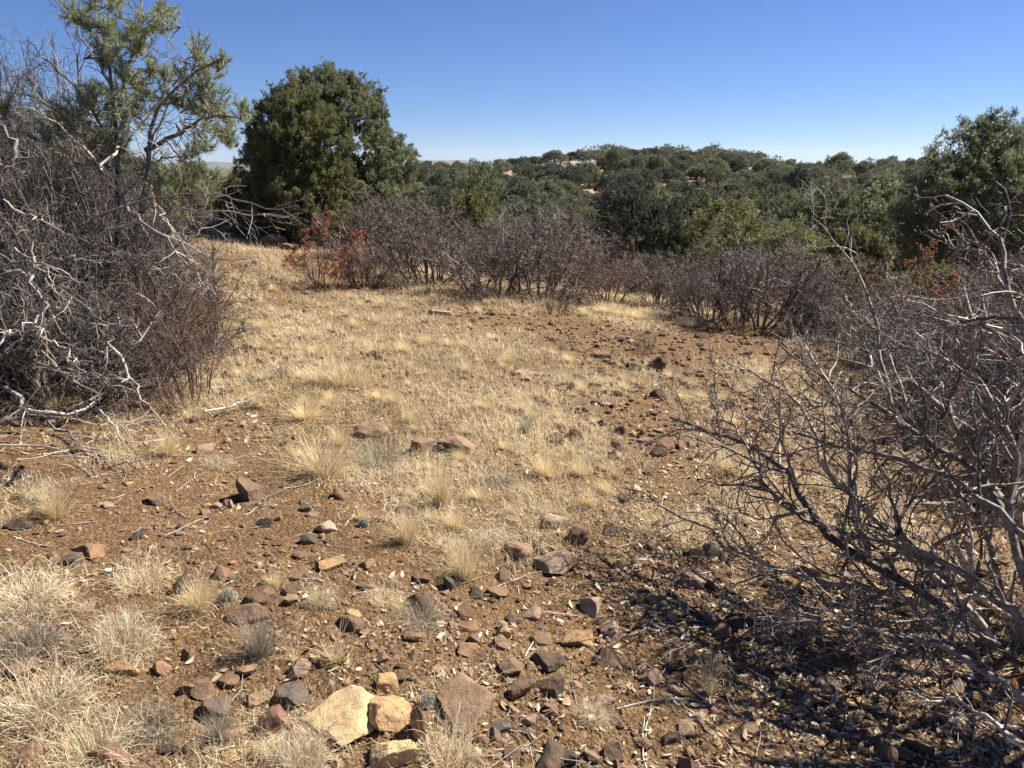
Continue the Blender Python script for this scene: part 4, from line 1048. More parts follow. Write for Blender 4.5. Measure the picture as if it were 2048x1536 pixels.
HR = [
 (690, 1490, 165, 128, 'yellow', "broad flat yellow outcrop stone with pitted face at the bottom of the slope", 2, .95),
 (775, 1462, 105, 88, 'ochre', "brown and ochre knobbly stone lying against the yellow outcrop", 2, .8),
 (790, 1545, 100, 95, 'yellow', "yellow pitted boulder at the bottom edge of the frame", 2, .8),
 (842, 1475, 48, 70, 'ochre', "small ochre slab on the right of the knobbly brown stone", 1, .9),
 (925, 1455, 135, 92, 'tan', "brown boulder with grass tufts growing in front of it", 2, .8),
 (585, 1418, 68, 62, 'grey', "round dark grey porous stone left of the yellow outcrop", 2, .9),
 (436, 1442, 60, 58, 'grey', "flat slate-grey stone sunk in dirt at the lower left", 1, 1.0),
 (552, 1475, 52, 66, 'red', "reddish upright slab between the grey round stone and the flat slate-grey one", 1, .9),
 (135, 1402, 48, 30, 'grey', "oval grey-brown stone among pale grass at the lower left", 1, .8),
 (327, 1352, 38, 42, 'orange', "orange-tan wedge stone at the lower left", 1, .9),
 (245, 1352, 75, 26, 'ochre', "long flat ochre stone behind the orange-tan wedge", 1, .5),
 (146, 1130, 38, 32, 'grey', "squarish grey stone propped against a flat rusty one", 1, .8),
 (182, 1118, 62, 34, 'orange', "flat rusty stone right of the squarish grey one", 1, .8),
 (38, 1064, 50, 26, 'dark', "dark low stone near the left frame edge", 1, .7),
 (503, 998, 50, 60, 'brown', "upright knobbly brown rock standing alone on bare dirt", 2, .8),
 (458, 1018, 28, 28, 'tan', "cube-like tan stone just left of the upright knobbly rock", 1, .9),
 (434, 1018, 22, 20, 'pink', "small pale stone next to the cube-like tan one", 0, .9),
 (410, 1030, 20, 16, 'tan', "small tan pebble stone, left end of the row by the upright rock", 0, .9),
 (530, 1056, 36, 26, 'dark', "dark rough stone in a cluster below the upright rock", 1, .9),
 (552, 1042, 24, 22, 'brown', "brown stone on top of the dark rough cluster", 0, .9),
 (616, 1090, 34, 34, 'grey', "grey-brown round stone left of a flat-topped pale one", 1, .9),
 (652, 1066, 46, 32, 'pale', "pale flat-topped stone with shaded underside", 1, .8),
 (640, 1076, 18, 14, 'tan', "little tan stone wedged under the pale flat-topped one", 0, .9),
 (662, 1142, 56, 40, 'ochre', "ochre and grey broken stone casting a dark shadow", 1, .9),
 (600, 1118, 30, 22, 'brown', "brown stone left of the ochre and grey broken one", 0, .9),
 (522, 1218, 54, 52, 'red', "flat reddish slab lying in the near dirt", 1, 1.0),
 (582, 1210, 30, 26, 'tan', "tan stone right of the flat reddish slab", 1, .9),
 (492, 1250, 90, 34, 'brown', "wide low brown rock barely out of the dirt below the reddish slab", 1, .5),
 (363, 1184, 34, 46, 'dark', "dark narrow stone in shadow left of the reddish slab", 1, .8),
 (847, 1220, 68, 50, 'dark', "dark rock with a grey top below the pale bunchgrass", 2, .8),
 (846, 1166, 38, 28, 'red', "reddish brown stone above the dark grey-topped rock", 1, .9),
 (994, 1196, 42, 24, 'tan', "small flat-topped tan stone with shadowed front right of the bunchgrass", 1, .7),
 (1182, 1228, 54, 50, 'pale', "pale beige block with dark left side", 1, .9),
 (1158, 1086, 50, 46, 'brown', "brown leaning slab in the middle of the stony patch", 1, .8),
 (1106, 1056, 64, 40, 'pale', "long pale rock leaning behind the brown slab", 1, .6),
 (1112, 1150, 90, 58, 'pale', "broad pale flat stone half buried among litter", 1, .8),
 (1038, 1120, 56, 44, 'tan', "rounded tan stone left of the broad pale flat one", 1, .9),
 (1006, 1280, 30, 38, 'ochre', "upright ochre stone in the near stone cluster", 1, .9),
 (1034, 1282, 24, 22, 'tan', "small block right of the upright ochre stone", 0, .9),
 (1080, 1290, 42, 32, 'tan', "tan stone in the middle of the near cluster", 1, .9),
 (1148, 1292, 72, 50, 'ochre', "large ochre stone with black shaded front in the near cluster", 2, .8),
 (1222, 1276, 50, 44, 'pink', "pinkish stone pointing left, right of the large ochre one", 1, .9),
 (1196, 1248, 24, 18, 'red', "small reddish stone above the pinkish pointing one", 0, .9),
 (1020, 1348, 64, 46, 'brown', "brown slab-topped stone with a black underside", 1, .8),
 (1096, 1338, 60, 42, 'dark', "dark brown stone behind the pair of dark stones", 1, .9),
 (1040, 1398, 50, 48, 'brown', "brown block on the left of the dark pair", 1, .8),
 (1096, 1394, 66, 56, 'dark', "dark block with a lighter grey face on the right of the pair", 2, .8),
 (1062, 1342, 22, 22, 'tan', "round tan stone squeezed between darker ones", 0, .9),
 (934, 1312, 40, 30, 'orange', "orange stone left of the near cluster", 1, .9),
 (872, 1348, 28, 22, 'ochre', "small ochre stone by the fallen straw leaves", 0, .9),
 (1302, 1372, 44, 42, 'pink', "pinkish pyramid-shaped stone with a dark left face, alone on bare dirt", 1, .9),
 (1100, 1545, 80, 64, 'dark', "dark angular rock group stone at the bottom edge right of centre", 1, .9),
 (1140, 1535, 36, 40, 'dark', "dark stone beside the angular one at the bottom edge", 1, .9),
 (907, 908, 82, 52, 'tan', "flat-topped brown slab with black shaded front near the centre", 2, .8),
 (880, 908, 26, 26, 'dark', "dark little stone at the left front of the flat-topped slab", 1, .8),
 (848, 908, 48, 44, 'tan', "rounded tan rock left of the flat-topped slab", 1, .9),
 (745, 876, 66, 44, 'tan', "pale brown rock half hidden by straw left of centre", 1, .8),
 (908, 936, 30, 18, 'pale', "pale stone just below the flat-topped slab", 0, .9),
 (1113, 890, 32, 28, 'brown', "brown stone touching a longer slanting one", 1, .9),
 (1148, 884, 46, 34, 'tan', "slanting tan rock on the stony middle slope", 1, .7),
 (1308, 742, 46, 36, 'dark', "dark slab edge standing up on the right of the slope", 1, .6),
 (1268, 742, 34, 22, 'dark', "dark stone left of the standing slab edge", 1, .8),
 (1200, 718, 44, 16, 'tan', "thin pale-topped slab lying on the upper slope", 1, .6),
 (1186, 778, 38, 20, 'brown', "flat brown stone with a black front on the upper slope", 1, .7),
 (1144, 782, 16, 22, 'brown', "narrow upright brown stone left of the flat one", 0, .8),
 (1318, 800, 38, 30, 'dark', "black pointed stone beside the tip of the near bush", 1, .8),
 (1270, 776, 40, 16, 'tan', "low tan stone left of the black pointed one", 0, .7),
 (882, 632, 52, 22, 'pale', "pale slab with a dark edge high on the grassy slope", 1, .6),
 (736, 608, 26, 12, 'dark', "small dark stone high in the straw at the left", 0, .8),
 (1163, 616, 32, 28, 'tan', "light rock standing beside the little twig bush at the crest", 1, .8),
 (1406, 678, 36, 14, 'dark', "dark flat stone below the big dark shrub", 0, .7),
 (1245, 1006, 28, 22, 'dark', "black rounded stone near the tip of the lowest branch", 1, .9),
 (1216, 1072, 34, 22, 'dark', "dark porous stone right of the leaning slab", 1, .9),
 (1160, 1024, 26, 20, 'brown', "brown stone above the long pale rock", 0, .9),
 (1374, 1178, 66, 54, 'pink', "pinkish rock striped by twig shadows under the near bush", 2, .9),
 (1292, 1158, 40, 22, 'orange', "rusty flat stone left of the twig-striped rock", 1, .8),
 (1905, 1392, 60, 40, 'brown', "brown rock shaded by the near bush at the lower right", 1, .9),
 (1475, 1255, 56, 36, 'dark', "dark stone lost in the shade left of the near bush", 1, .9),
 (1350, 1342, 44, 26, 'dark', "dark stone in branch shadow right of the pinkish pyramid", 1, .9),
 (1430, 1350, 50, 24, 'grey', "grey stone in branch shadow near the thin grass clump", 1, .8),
 (545, 492, 48, 26, 'tan', "tan ledge rock in the shade at the foot of the yellowish juniper", 1, .8),
 (520, 478, 40, 18, 'dark', "dark ledge rock at the upper left end of the slope", 1, .8),
 (490, 470, 36, 16, 'brown', "brown ledge rock left of the dark one at the upper left", 0, .8),
 (575, 500, 34, 16, 'brown', "brown ledge rock right of the tan one at the upper left", 0, .8),
 (900, 1180, 26, 34, 'grey', "grey upright stone half under the pale bunchgrass", 1, .8),
 (1240, 870, 26, 22, 'dark', "small dark stone right of the slanting tan rock", 0, .8),
 (1230, 900, 38, 24, 'brown', "brown stone in the right middle rubble", 0, .8),
 (1330, 900, 46, 26, 'red', "reddish stone in the right middle rubble", 0, .8),
 (1290, 890, 36, 22, 'pink', "pinkish stone in the right middle rubble", 0, .8),
 (1620, 1410, 50, 26, 'tan', "tan flat stone in the shade at the lower right", 0, .8),
 (1290, 1500, 40, 26, 'brown', "brown stone on bare dirt near the bottom edge", 0, .8),
 (1370, 1470, 44, 22, 'tan', "tan stone pair member right of the thin grass clump foot", 0, .8),
 (1395, 1445, 40, 20, 'pale', "pale flat stone below the thin grass clump", 0, .8),
 (60, 1530, 60, 22, 'red', "reddish stone at the lower left corner", 0, .8),
 (340, 1510, 50, 26, 'dark', "dark stone near the bottom edge left of centre", 0, .8),
 (455, 1530, 42, 24, 'ochre', "ochre stone at the bottom edge left of centre", 0, .8),
]
for (px, b, w, h, c, lab, hero, dp) in HR:
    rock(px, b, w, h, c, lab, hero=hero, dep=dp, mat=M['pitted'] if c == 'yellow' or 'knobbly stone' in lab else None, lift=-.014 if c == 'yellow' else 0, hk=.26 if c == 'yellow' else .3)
# ------------------------------------------------------------------ cover density over the slope (from what grows where in the photograph)
def blob_xy(px, py, rx, ry):
    a = ground_hit(px, py); b = ground_hit(px + rx, py); c = ground_hit(px, py - ry)
    return a[0], a[1], abs(b[0] - a[0]) + 1e-3, abs(c[1] - a[1]) + 1e-3
BARE = [blob_xy(*b) for b in [(330, 1010, 230, 60), (560, 1010, 160, 70), (150, 960, 150, 40), (700, 1060, 90, 60), (640, 1100, 180, 60), (1080, 1200, 110, 60), (1280, 1230, 200, 130), (1280, 1420, 260, 100), (1000, 1500, 260, 80), (1700, 1400, 400, 150), (1280, 700, 200, 25),
        (560, 850, 90, 30), (400, 1100, 200, 50), (830, 1290, 120, 60), (1350, 880, 150, 60), (1500, 700, 200, 20), (1150, 660, 160, 16), (1700, 1250, 300, 100), (700, 1260, 60, 40), (480, 1330, 120, 60), (950, 1240, 160, 60)]]
LUSH = [blob_xy(*b) for b in [(780, 700, 260, 50), (850, 800, 300, 60), (620, 660, 160, 40), (1020, 880, 180, 60), (700, 620, 240, 30), (900, 850, 240, 60), (900, 980, 200, 50), (60, 1180, 100, 60), (100, 1420, 160, 120), (520, 1300, 120, 60), (950, 700, 200, 40), (1280, 625, 130, 14), (1600, 760, 120, 20), (600, 560, 120, 15), (250, 1220, 200, 70),
        (1050, 950, 150, 50), (420, 440, 60, 10), (900, 1100, 140, 50), (1450, 930, 80, 30), (600, 1470, 120, 60)]]
def cover(x, y):
    m = 0.5 + 0.45 * fbm(x / 0.55, y / 0.55, o=3, s=61) + 0.25 * fbm(x / 2.2, y / 2.2, o=2, s=63)
    for cx_, cy_, a, b in BARE: m = m - 0.75 * np.exp(-((x - cx_) / a) ** 2 - ((y - cy_) / b) ** 2)
    for cx_, cy_, a, b in LUSH: m = m + 0.5 * np.exp(-((x - cx_) / a) ** 2 - ((y - cy_) / b) ** 2)
    return m + 0.12 * sstep(3.5, 7, y)
MARKS = [(503, 970, "the upright knobbly rock"), (690, 1430, "the yellow outcrop"), (436, 1415, "the flat slate-grey stone"), (165, 1105, "the flat rusty stone"), (522, 1190, "the flat reddish slab"), (655, 1050, "the pale flat-topped stone"),
 (847, 1195, "the dark grey-topped rock"), (925, 1420, "the brown boulder"), (1148, 1268, "the large ochre stone"), (1222, 1255, "the pinkish pointing stone"), (1302, 1355, "the pinkish pyramid stone"), (1068, 1375, "the pair of dark stones"),
 (1182, 1205, "the pale beige block"), (1158, 1065, "the brown leaning slab"), (1374, 1150, "the twig-striped rock"), (907, 885, "the flat-topped central slab"), (1148, 870, "the slanting tan rock"), (1308, 725, "the standing slab edge"),
 (1318, 785, "the black pointed stone"), (882, 620, "the pale upper slab"), (650, 920, "the large yellow bunchgrass"), (930, 1120, "the round pale bunchgrass"), (690, 745, "the wide upper bunchgrass"), (885, 970, "the upright fine bunchgrass"),
 (60, 1200, "the wide curly mat"), (520, 1270, "the greyish spreading bunchgrass"), (672, 1290, "the loose straw clump"), (1418, 1350, "the tall thin straw clump"), (110, 1000, "the left-edge bunchgrass"), (1465, 930, "the bunchgrass behind the branch tips"),
 (1245, 998, "the black rounded stone"), (1650, 1090, "the near bush's lowest branches"), (1900, 1370, "the shaded brown rock"), (1112, 600, "the upright twig bush"), (1288, 680, "the tiny reddish twig bush"), (100, 1420, "the lower left curly mat"),
 (1500, 660, "the big dark shrub's foot"), (245, 1340, "the orange-tan wedge"), (785, 1500, "the yellow boulder"), (370, 800, "the left thicket's foot"), (1700, 800, "the right thicket's edge"), (1050, 750, "the bare middle of the slope"), (560, 600, "the rusty orange shrub's side"), (1000, 640, "the central mauve shrub's foot")]
SEEN_LABELS = {}
def where(px, py):
    m = min(MARKS, key=lambda q: math.hypot(px - q[0], (py - q[1]) * 1.6))
    dx, dy = px - m[0], (py - m[1]) * 1.6
    d = math.hypot(dx, dy)
    side = ("right of" if dx > 0 else "left of") if abs(dx) > abs(dy) else ("below" if dy > 0 else "above")
    return ("just " if d < 70 else ("" if d < 140 else "well ")) + side + " " + m[2]
def scatter(rng, n, rmin, rmax, half=50, p=1.0):
    r = np.exp(rng.uniform(np.log(rmin), np.log(rmax), n)) if p == 1.0 else (rng.uniform(rmin ** p, rmax ** p, n)) ** (1 / p)
    a = np.radians(rng.uniform(-half, half, n))
    return r * np.sin(a), r * np.cos(a), r
# ------------------------------------------------------------------ loose stones
def loose_stones():
    rng = np.random.default_rng(821)
    x, y, r = scatter(rng, 9000, 1.3, 17, 44)
    s = np.clip(0.009 * (rng.pareto(2.1, len(x)) + 1), 0.008, 0.05) * (0.8 + 0.075 * r)
    keepp = np.clip(0.95 - 0.5 * cover(x, y), 0.22, 1)
    stony = np.clip((x / (y + .5) + .1) * 2.5, 0, .6) * sstep(3, 5, r)
    k = rng.random(len(x)) < keepp * (.52 + .05 * sstep(3, 5, r) + stony) * (1 - .62 * np.exp(-((x + 2.2) / 1.7) ** 2 - ((y - 3.9) / 1.0) ** 2))
    x, y, r, s = x[k], y[k], r[k], s[k]
    z = height(x, y)
    P = project(x, y, z)
    spx = 2 * s / P[2] * FPX
    vis = (P[0] > 10) & (P[0] < 2038) & (P[1] > 400) & (P[1] < 1530)
    hx = np.array([(a, b) for a, b, c in ROCKXY]); hr = np.array([c for a, b, c in ROCKXY])
    d = np.min(np.hypot(x[:, None] - hx[None, :, 0], y[:, None] - hx[None, :, 1]) - hr[None], axis=1)
    ok = d > s * 0.8
    x, y, z, s, spx, vis = x[ok], y[ok], z[ok], s[ok], spx[ok], vis[ok]
    order = np.argsort(-(spx * vis))
    top = order[:300 - len(HR) if len(HR) < 300 else 0]; rest = np.setdiff1d(np.arange(len(x)), top)
    keys = ['brown', 'tan', 'red', 'grey', 'ochre', 'dark', 'pink', 'orange', 'pale']; pr = [.32, .22, .1, .06, .08, .08, .05, .04, .05]
    adj = dict(brown="brown", tan="tan", red="reddish", grey="grey", ochre="ochre", dark="dark", pink="pinkish", orange="rusty orange", pale="pale beige")
    for i in top:
        c = keys[rng.choice(len(keys), p=pr)]
        o = link("stone", ROCKM[rng.integers(0, len(ROCKM))], None, (x[i], y[i], z[i] + s[i] * rng.uniform(0, .18)))
        f = rng.uniform(.45, .8)
        o.scale = (s[i] * rng.uniform(.85, 1.25), s[i] * rng.uniform(.75, 1.0), s[i] * f)
        o.rotation_euler = (rng.uniform(-.5, .5), rng.uniform(-.5, .5), rng.uniform(0, 6.28))
        f_ = rng.uniform(.8, 1.2); o.color = (*[q * f_ for q in C_[c]], 1)
        px_, py_, _ = project(x[i], y[i], z[i])
        sz = "small" if s[i] * 2 * FPX / project(x[i], y[i], z[i])[2] < 24 else "mid-sized"
        w_ = where(px_, py_)
        tag(o, f"{sz} {adj[c]} angular stone {w_}", "stone", f"{sz} {adj[c]} stones {w_}")
    return x[rest], y[rest], z[rest], s[rest]
LS = loose_stones()
def gravel():
    rng = np.random.default_rng(831)
    x, y, r = scatter(rng, 17000, 1.3, 15, 43)
    k = rng.random(len(x)) < np.clip(1.15 - 0.6 * cover(x, y), .25, 1)
    x, y, r = x[k], y[k], r[k]
    s = np.clip(0.0028 * (rng.pareto(1.7, len(x)) + 1), .0028, .0155) * (0.7 + 0.2 * r)
    z = height(x, y)
    x2, y2, r2 = scatter(rng, 16000, 1.35, 5.5, 41)
    k = rng.random(len(x2)) < np.clip(1.2 - 0.6 * cover(x2, y2), .2, 1)
    x2, y2, r2 = x2[k], y2[k], r2[k]
    x = np.concatenate([x, x2]); y = np.concatenate([y, y2]); z = np.concatenate([z, height(x2, y2)]); s = np.concatenate([s, rng.uniform(.0018, .0042, len(x2)) * (.6 + .35 * r2)])
    x3, y3, r3 = scatter(rng, 7500, 3.5, 14, 38, p=1.0)
    k = rng.random(len(x3)) < sstep(3.6, 7.5, r3) * np.clip(.95 - .45 * cover(x3, y3) + .5 * np.clip((x3 / y3) * 2, 0, 1), .12, 1) * (1 - .85 * np.exp(-((x3 + 2.0) / 1.6) ** 2 - ((y3 - 4) / 1.2) ** 2))
    x3, y3 = x3[k], y3[k]
    x = np.concatenate([x, x3]); y = np.concatenate([y, y3]); z = np.concatenate([z, height(x3, y3) + .01]); s = np.concatenate([s, np.clip(.016 * (rng.pareto(2.5, len(x3)) + 1), .016, .06)])
    x = np.concatenate([x, LS[0]]); y = np.concatenate([y, LS[1]]); z = np.concatenate([z, LS[2]]); s = np.concatenate([s, LS[3]])
    n = len(x)
    order = np.argsort(s); x, y, z, s = x[order], y[order], z[order], s[order]
    n_small = int(n * .72)
    for part in (0, 1):
        sl = slice(0, n_small) if part == 0 else slice(n_small, n)
        stones(rng, x[sl], y[sl], z[sl], s[sl], OCTA if part == 0 else ICO[1], "gravel" if part == 0 else "small_stones",
               "fine gravel crumbs strewn over the red-brown dirt" if part == 0 else "loose small angular stones scattered thickly over the dirt")
def stones(rng, x, y, z, s, base_mesh, name, lab):
    n = len(x)
    V0, F0 = base_mesh
    nv = len(V0)
    sh = rng.uniform(.6, 1.15, (n, nv, 1))
    sc3 = np.stack([rng.uniform(.8, 1.3, n), rng.uniform(.7, 1.1, n), rng.uniform(.45, .85, n)], -1)[:, None]
    V = V0[None] * sh * sc3 * s[:, None, None]
    a = rng.uniform(0, 6.28, n); ca, sa = np.cos(a)[:, None], np.sin(a)[:, None]
    X = V[..., 0] * ca - V[..., 1] * sa; Y = V[..., 0] * sa + V[..., 1] * ca
    V = np.stack([X + x[:, None], Y + y[:, None], V[..., 2] + z[:, None] + s[:, None] * .12], -1).reshape(-1, 3)
    F = (F0[None] + (np.arange(n) * nv)[:, None, None]).reshape(-1, 3)
    base = np.array([C_[k] for k in ('brown', 'tan', 'red', 'grey', 'ochre', 'dark', 'pink', 'pale')])
    c = base[rng.choice(8, n, p=[.34, .27, .12, .03, .11, .02, .05, .06])] * rng.uniform(.75, 1.25, (n, 1))
    me = np_mesh(name, V, [F], M['gravel'], False, {"col": np.repeat(c, nv, 0)})
    tag(link(name, me), lab, "gravel", kind='stuff')
gravel()
# ------------------------------------------------------------------ grass
def blades(rng, root, az, lean, L, W, curl, K=5, twist=None, var=None):
    """curved strips; all arrays of length N"""
    N = len(root)
    th = lean.copy(); P = np.empty((N, K, 3)); P[:, 0] = root
    ph = az.copy(); tw = np.zeros(N) if twist is None else twist
    for i in range(1, K):
        d = np.stack([np.sin(th) * np.cos(ph), np.sin(th) * np.sin(ph), np.cos(th)], -1)
        P[:, i] = P[:, i - 1] + d * (L / (K - 1))[:, None]
        th = th + curl / (K - 1); ph = ph + tw / (K - 1)
    side = np.stack([-np.sin(az + .6 * rng.normal(size=N)), np.cos(az), 0.3 * rng.normal(size=N)], -1)
    side = unit(side)
    w = W[:, None] * np.linspace(1, 0.45, K - 1)[None]
    A = P[:, :-1] - side[:, None] * w[..., None] / 2; B = P[:, :-1] + side[:, None] * w[..., None] / 2
    V = np.concatenate([np.stack([A, B], 2).reshape(N, 2 * (K - 1), 3), P[:, -1:]], 1)
    nv = 2 * (K - 1) + 1
    q = np.array([[2 * i, 2 * i + 1, 2 * i + 3, 2 * i + 2] for i in range(K - 2)])
    tr = np.array([[2 * (K - 2), 2 * (K - 2) + 1, nv - 1]])
    off = (np.arange(N) * nv)[:, None, None]
    v = rng.random(N) if var is None else var
    vv = np.clip(v[:, None] + np.linspace(-.12, .12, nv)[None], 0, 1)
    return V.reshape(-1, 3), [(q[None] + off).reshape(-1, 4), (tr[None] + off).reshape(-1, 3)], vv.reshape(-1)
def tuft_mesh(seed, kind):
    rng = np.random.default_rng(seed)
    if kind == 'tall':      # unit: height about 1, radius about .5
        n = 520; lean = np.abs(rng.normal(0.0, .62, n)); L = rng.uniform(.45, 1.15, n); cu = rng.uniform(0, .9, n); W = .011; rr = .14; tw = .3
    elif kind == 'fine':
        n = 620; lean = np.abs(rng.normal(0, .55, n)); L = rng.uniform(.4, 1.2, n); cu = rng.normal(.3, .6, n); W = .007; rr = .12; tw = .8
    elif kind == 'curly':
        n = 620; lean = rng.uniform(.2, 1.6, n); L = rng.uniform(.3, 1.0, n); cu = rng.normal(1.6, 1.6, n); W = .0105; rr = .36; tw = 3.2
    else:                    # 'loose': few long seed stalks and short base
        n = 170; lean = np.abs(rng.normal(.1, .4, n)); L = np.where(rng.random(n) < .25, rng.uniform(.8, 1.3, n), rng.uniform(.2, .6, n)); cu = rng.uniform(0, 1.1, n); W = .010; rr = .09; tw = .6
    a = rng.uniform(0, 6.28, n); rad = rr * np.sqrt(rng.random(n))
    root = np.stack([np.cos(a) * rad, np.sin(a) * rad, np.full(n, -.03)], -1)
    az = a + rng.normal(0, .7, n)
    V, F, v = blades(rng, root, az, lean, L, np.full(n, W) * rng.uniform(.6, 1.3, n), cu, 6, rng.normal(0, tw, n))
    V[:, 2] = np.maximum(V[:, 2], -.03 + .02 * rng.random(len(V)))
    return V, F, v
TUFT = {}
for kind, mats in (('tall', ('straw',)), ('fine', ('straw', 'greygrass')), ('curly', ('pale', 'greygrass')), ('loose', ('straw',))):
    for k in range(3):
        V, F, v = tuft_mesh(900 + 10 * k + len(kind), kind)
        for m in mats:
            TUFT.setdefault((kind, m), []).append(np_mesh("grass_tuft", V, F, M[m], False, {"v": v}))
TXY = []
def tuft(px, base, w, h, kind, m, label, group=None, k=None):
    rng = np.random.default_rng(int(px * 17 + base))
    x, y, z, d = ground_hit(px, base - 0.12 * h)
    Hh = h * d / FPX; Wd = w * d / FPX
    o = link("grass_tuft", TUFT[(kind, m)][rng.integers(0, 3)], None, (x, y, z))
    ww = {'tall': 1.15, 'fine': 1.15, 'curly': 1.25, 'loose': .9}[kind]; hh = {'tall': 1.0, 'fine': 1.0, 'curly': .62, 'loose': 1.1}[kind]
    o.scale = (Wd / ww, Wd / ww, Hh / hh * .95)
    o.rotation_euler = (0, 0, rng.uniform(0, 6.28))
    TXY.append((x, y, Wd / 2))
    return tag(o, label, "grass tuft", group)
HT = [
 (650, 962, 190, 90, 'fine', 'straw', "large straw-yellow bunchgrass right of the upright knobbly rock"),
 (760, 935, 120, 80, 'curly', 'greygrass', "greyish matted clump on the right of the large yellow bunchgrass"),
 (885, 1025, 85, 110, 'fine', 'straw', "upright fine pale bunchgrass below the flat-topped slab"),
 (815, 1095, 95, 95, 'fine', 'straw', "pale bunchgrass with a dark foot, left of the rounder one below it"),
 (930, 1170, 105, 110, 'fine', 'straw', "round pale bunchgrass standing alone on dirt above the dark grey-topped rock"),
 (690, 780, 150, 60, 'fine', 'straw', "wide pale bunchgrass in the upper left of the slope"),
 (640, 775, 90, 45, 'tall', 'straw', "low left neighbour of the wide pale bunchgrass"),
 (110, 1045, 100, 80, 'fine', 'straw', "thin pale bunchgrass on dirt near the left frame edge"),
 (75, 1000, 70, 60, 'curly', 'pale', "curly pale tuft behind the thin one near the left edge"),
 (520, 1325, 130, 110, 'fine', 'greygrass', "greyish spreading bunchgrass left of centre near the bottom"),
 (672, 1335, 110, 95, 'loose', 'straw', "loose straw clump with long stalks right of the greyish spreading one"),
 (1418, 1405, 60, 130, 'loose', 'straw', "tall thin straw clump standing in the branch shadows"),
 (1465, 955, 75, 55, 'tall', 'straw', "yellow bunchgrass behind the near bush's branch tips"),
 (1090, 960, 80, 60, 'fine', 'straw', "small yellow bunchgrass right of centre with dark foot"),
 (60, 1215, 170, 90, 'curly', 'pale', "wide curly pale grass mat at the left edge"),
 (60, 1310, 150, 100, 'curly', 'greygrass', "matted grey-white grass below the wide curly mat at the left"),
 (90, 1440, 190, 130, 'curly', 'pale', "curly pale grass mat near the lower left corner"),
 (245, 1310, 150, 110, 'curly', 'pale', "curly pale tuft right of the left-edge mats"),
 (400, 1225, 110, 70, 'fine', 'straw', "short straw tuft in front of the dark narrow stone"),
 (285, 1180, 130, 80, 'curly', 'pale', "pale matted tuft below the flat rusty stone"),
 (610, 1545, 130, 120, 'curly', 'pale', "curly pale tuft at the bottom edge left of the yellow boulder"),
 (905, 1540, 130, 130, 'curly', 'pale', "curly pale tuft at the bottom edge in front of the brown boulder"),
 (1185, 1440, 80, 50, 'curly', 'pale', "small curly tuft on the dirt between dark pair and thin clump"),
 (340, 920, 70, 70, 'fine', 'straw', "thin tuft on the edge of the twig litter at the left"),
 (110, 840, 95, 100, 'loose', 'straw', "loose straw clump behind the curved pale dead branch"),
 (385, 850, 70, 75, 'loose', 'straw', "loose straw clump at the right foot of the left thicket"),
 (610, 845, 90, 45, 'tall', 'straw', "small straw tuft above the large yellow bunchgrass"),
 (770, 1210, 80, 50, 'curly', 'pale', "flat pale tuft left of the dark grey-topped rock"),
 (840, 1250, 110, 50, 'curly', 'greygrass', "grey matted tuft below the dark grey-topped rock"),
 (640, 1210, 60, 50, 'curly', 'pale', "small pale tuft right of the tan stone by the reddish slab"),
 (550, 1180, 50, 40, 'fine', 'straw', "small straw tuft behind the flat reddish slab"),
 (180, 1530, 170, 110, 'curly', 'pale', "curly pale tuft at the bottom edge near the lower left"),
 (300, 1470, 130, 90, 'curly', 'greygrass', "grey curly tuft near the bottom left of the slate-grey stone"),
 (1280, 640, 80, 22, 'fine', 'straw', "low straw clump at the crest below the pale thin shrub"),
 (1380, 655, 70, 22, 'fine', 'straw', "straw clump at the crest left of the big dark shrub"),
 (1215, 628, 70, 20, 'fine', 'straw', "straw clump at the crest below the reddish brown shrub"),
 (725, 1050, 50, 70, 'loose', 'straw', "wispy grass with one tall bent stalk on bare dirt left of centre"),
 (1180, 1020, 60, 50, 'fine', 'straw', "small straw tuft above the leaning brown slab"),
 (590, 1330, 60, 60, 'loose', 'straw', "wispy straw between the greyish spreading and the loose clumps"),
]
for a in HT: tuft(*a)
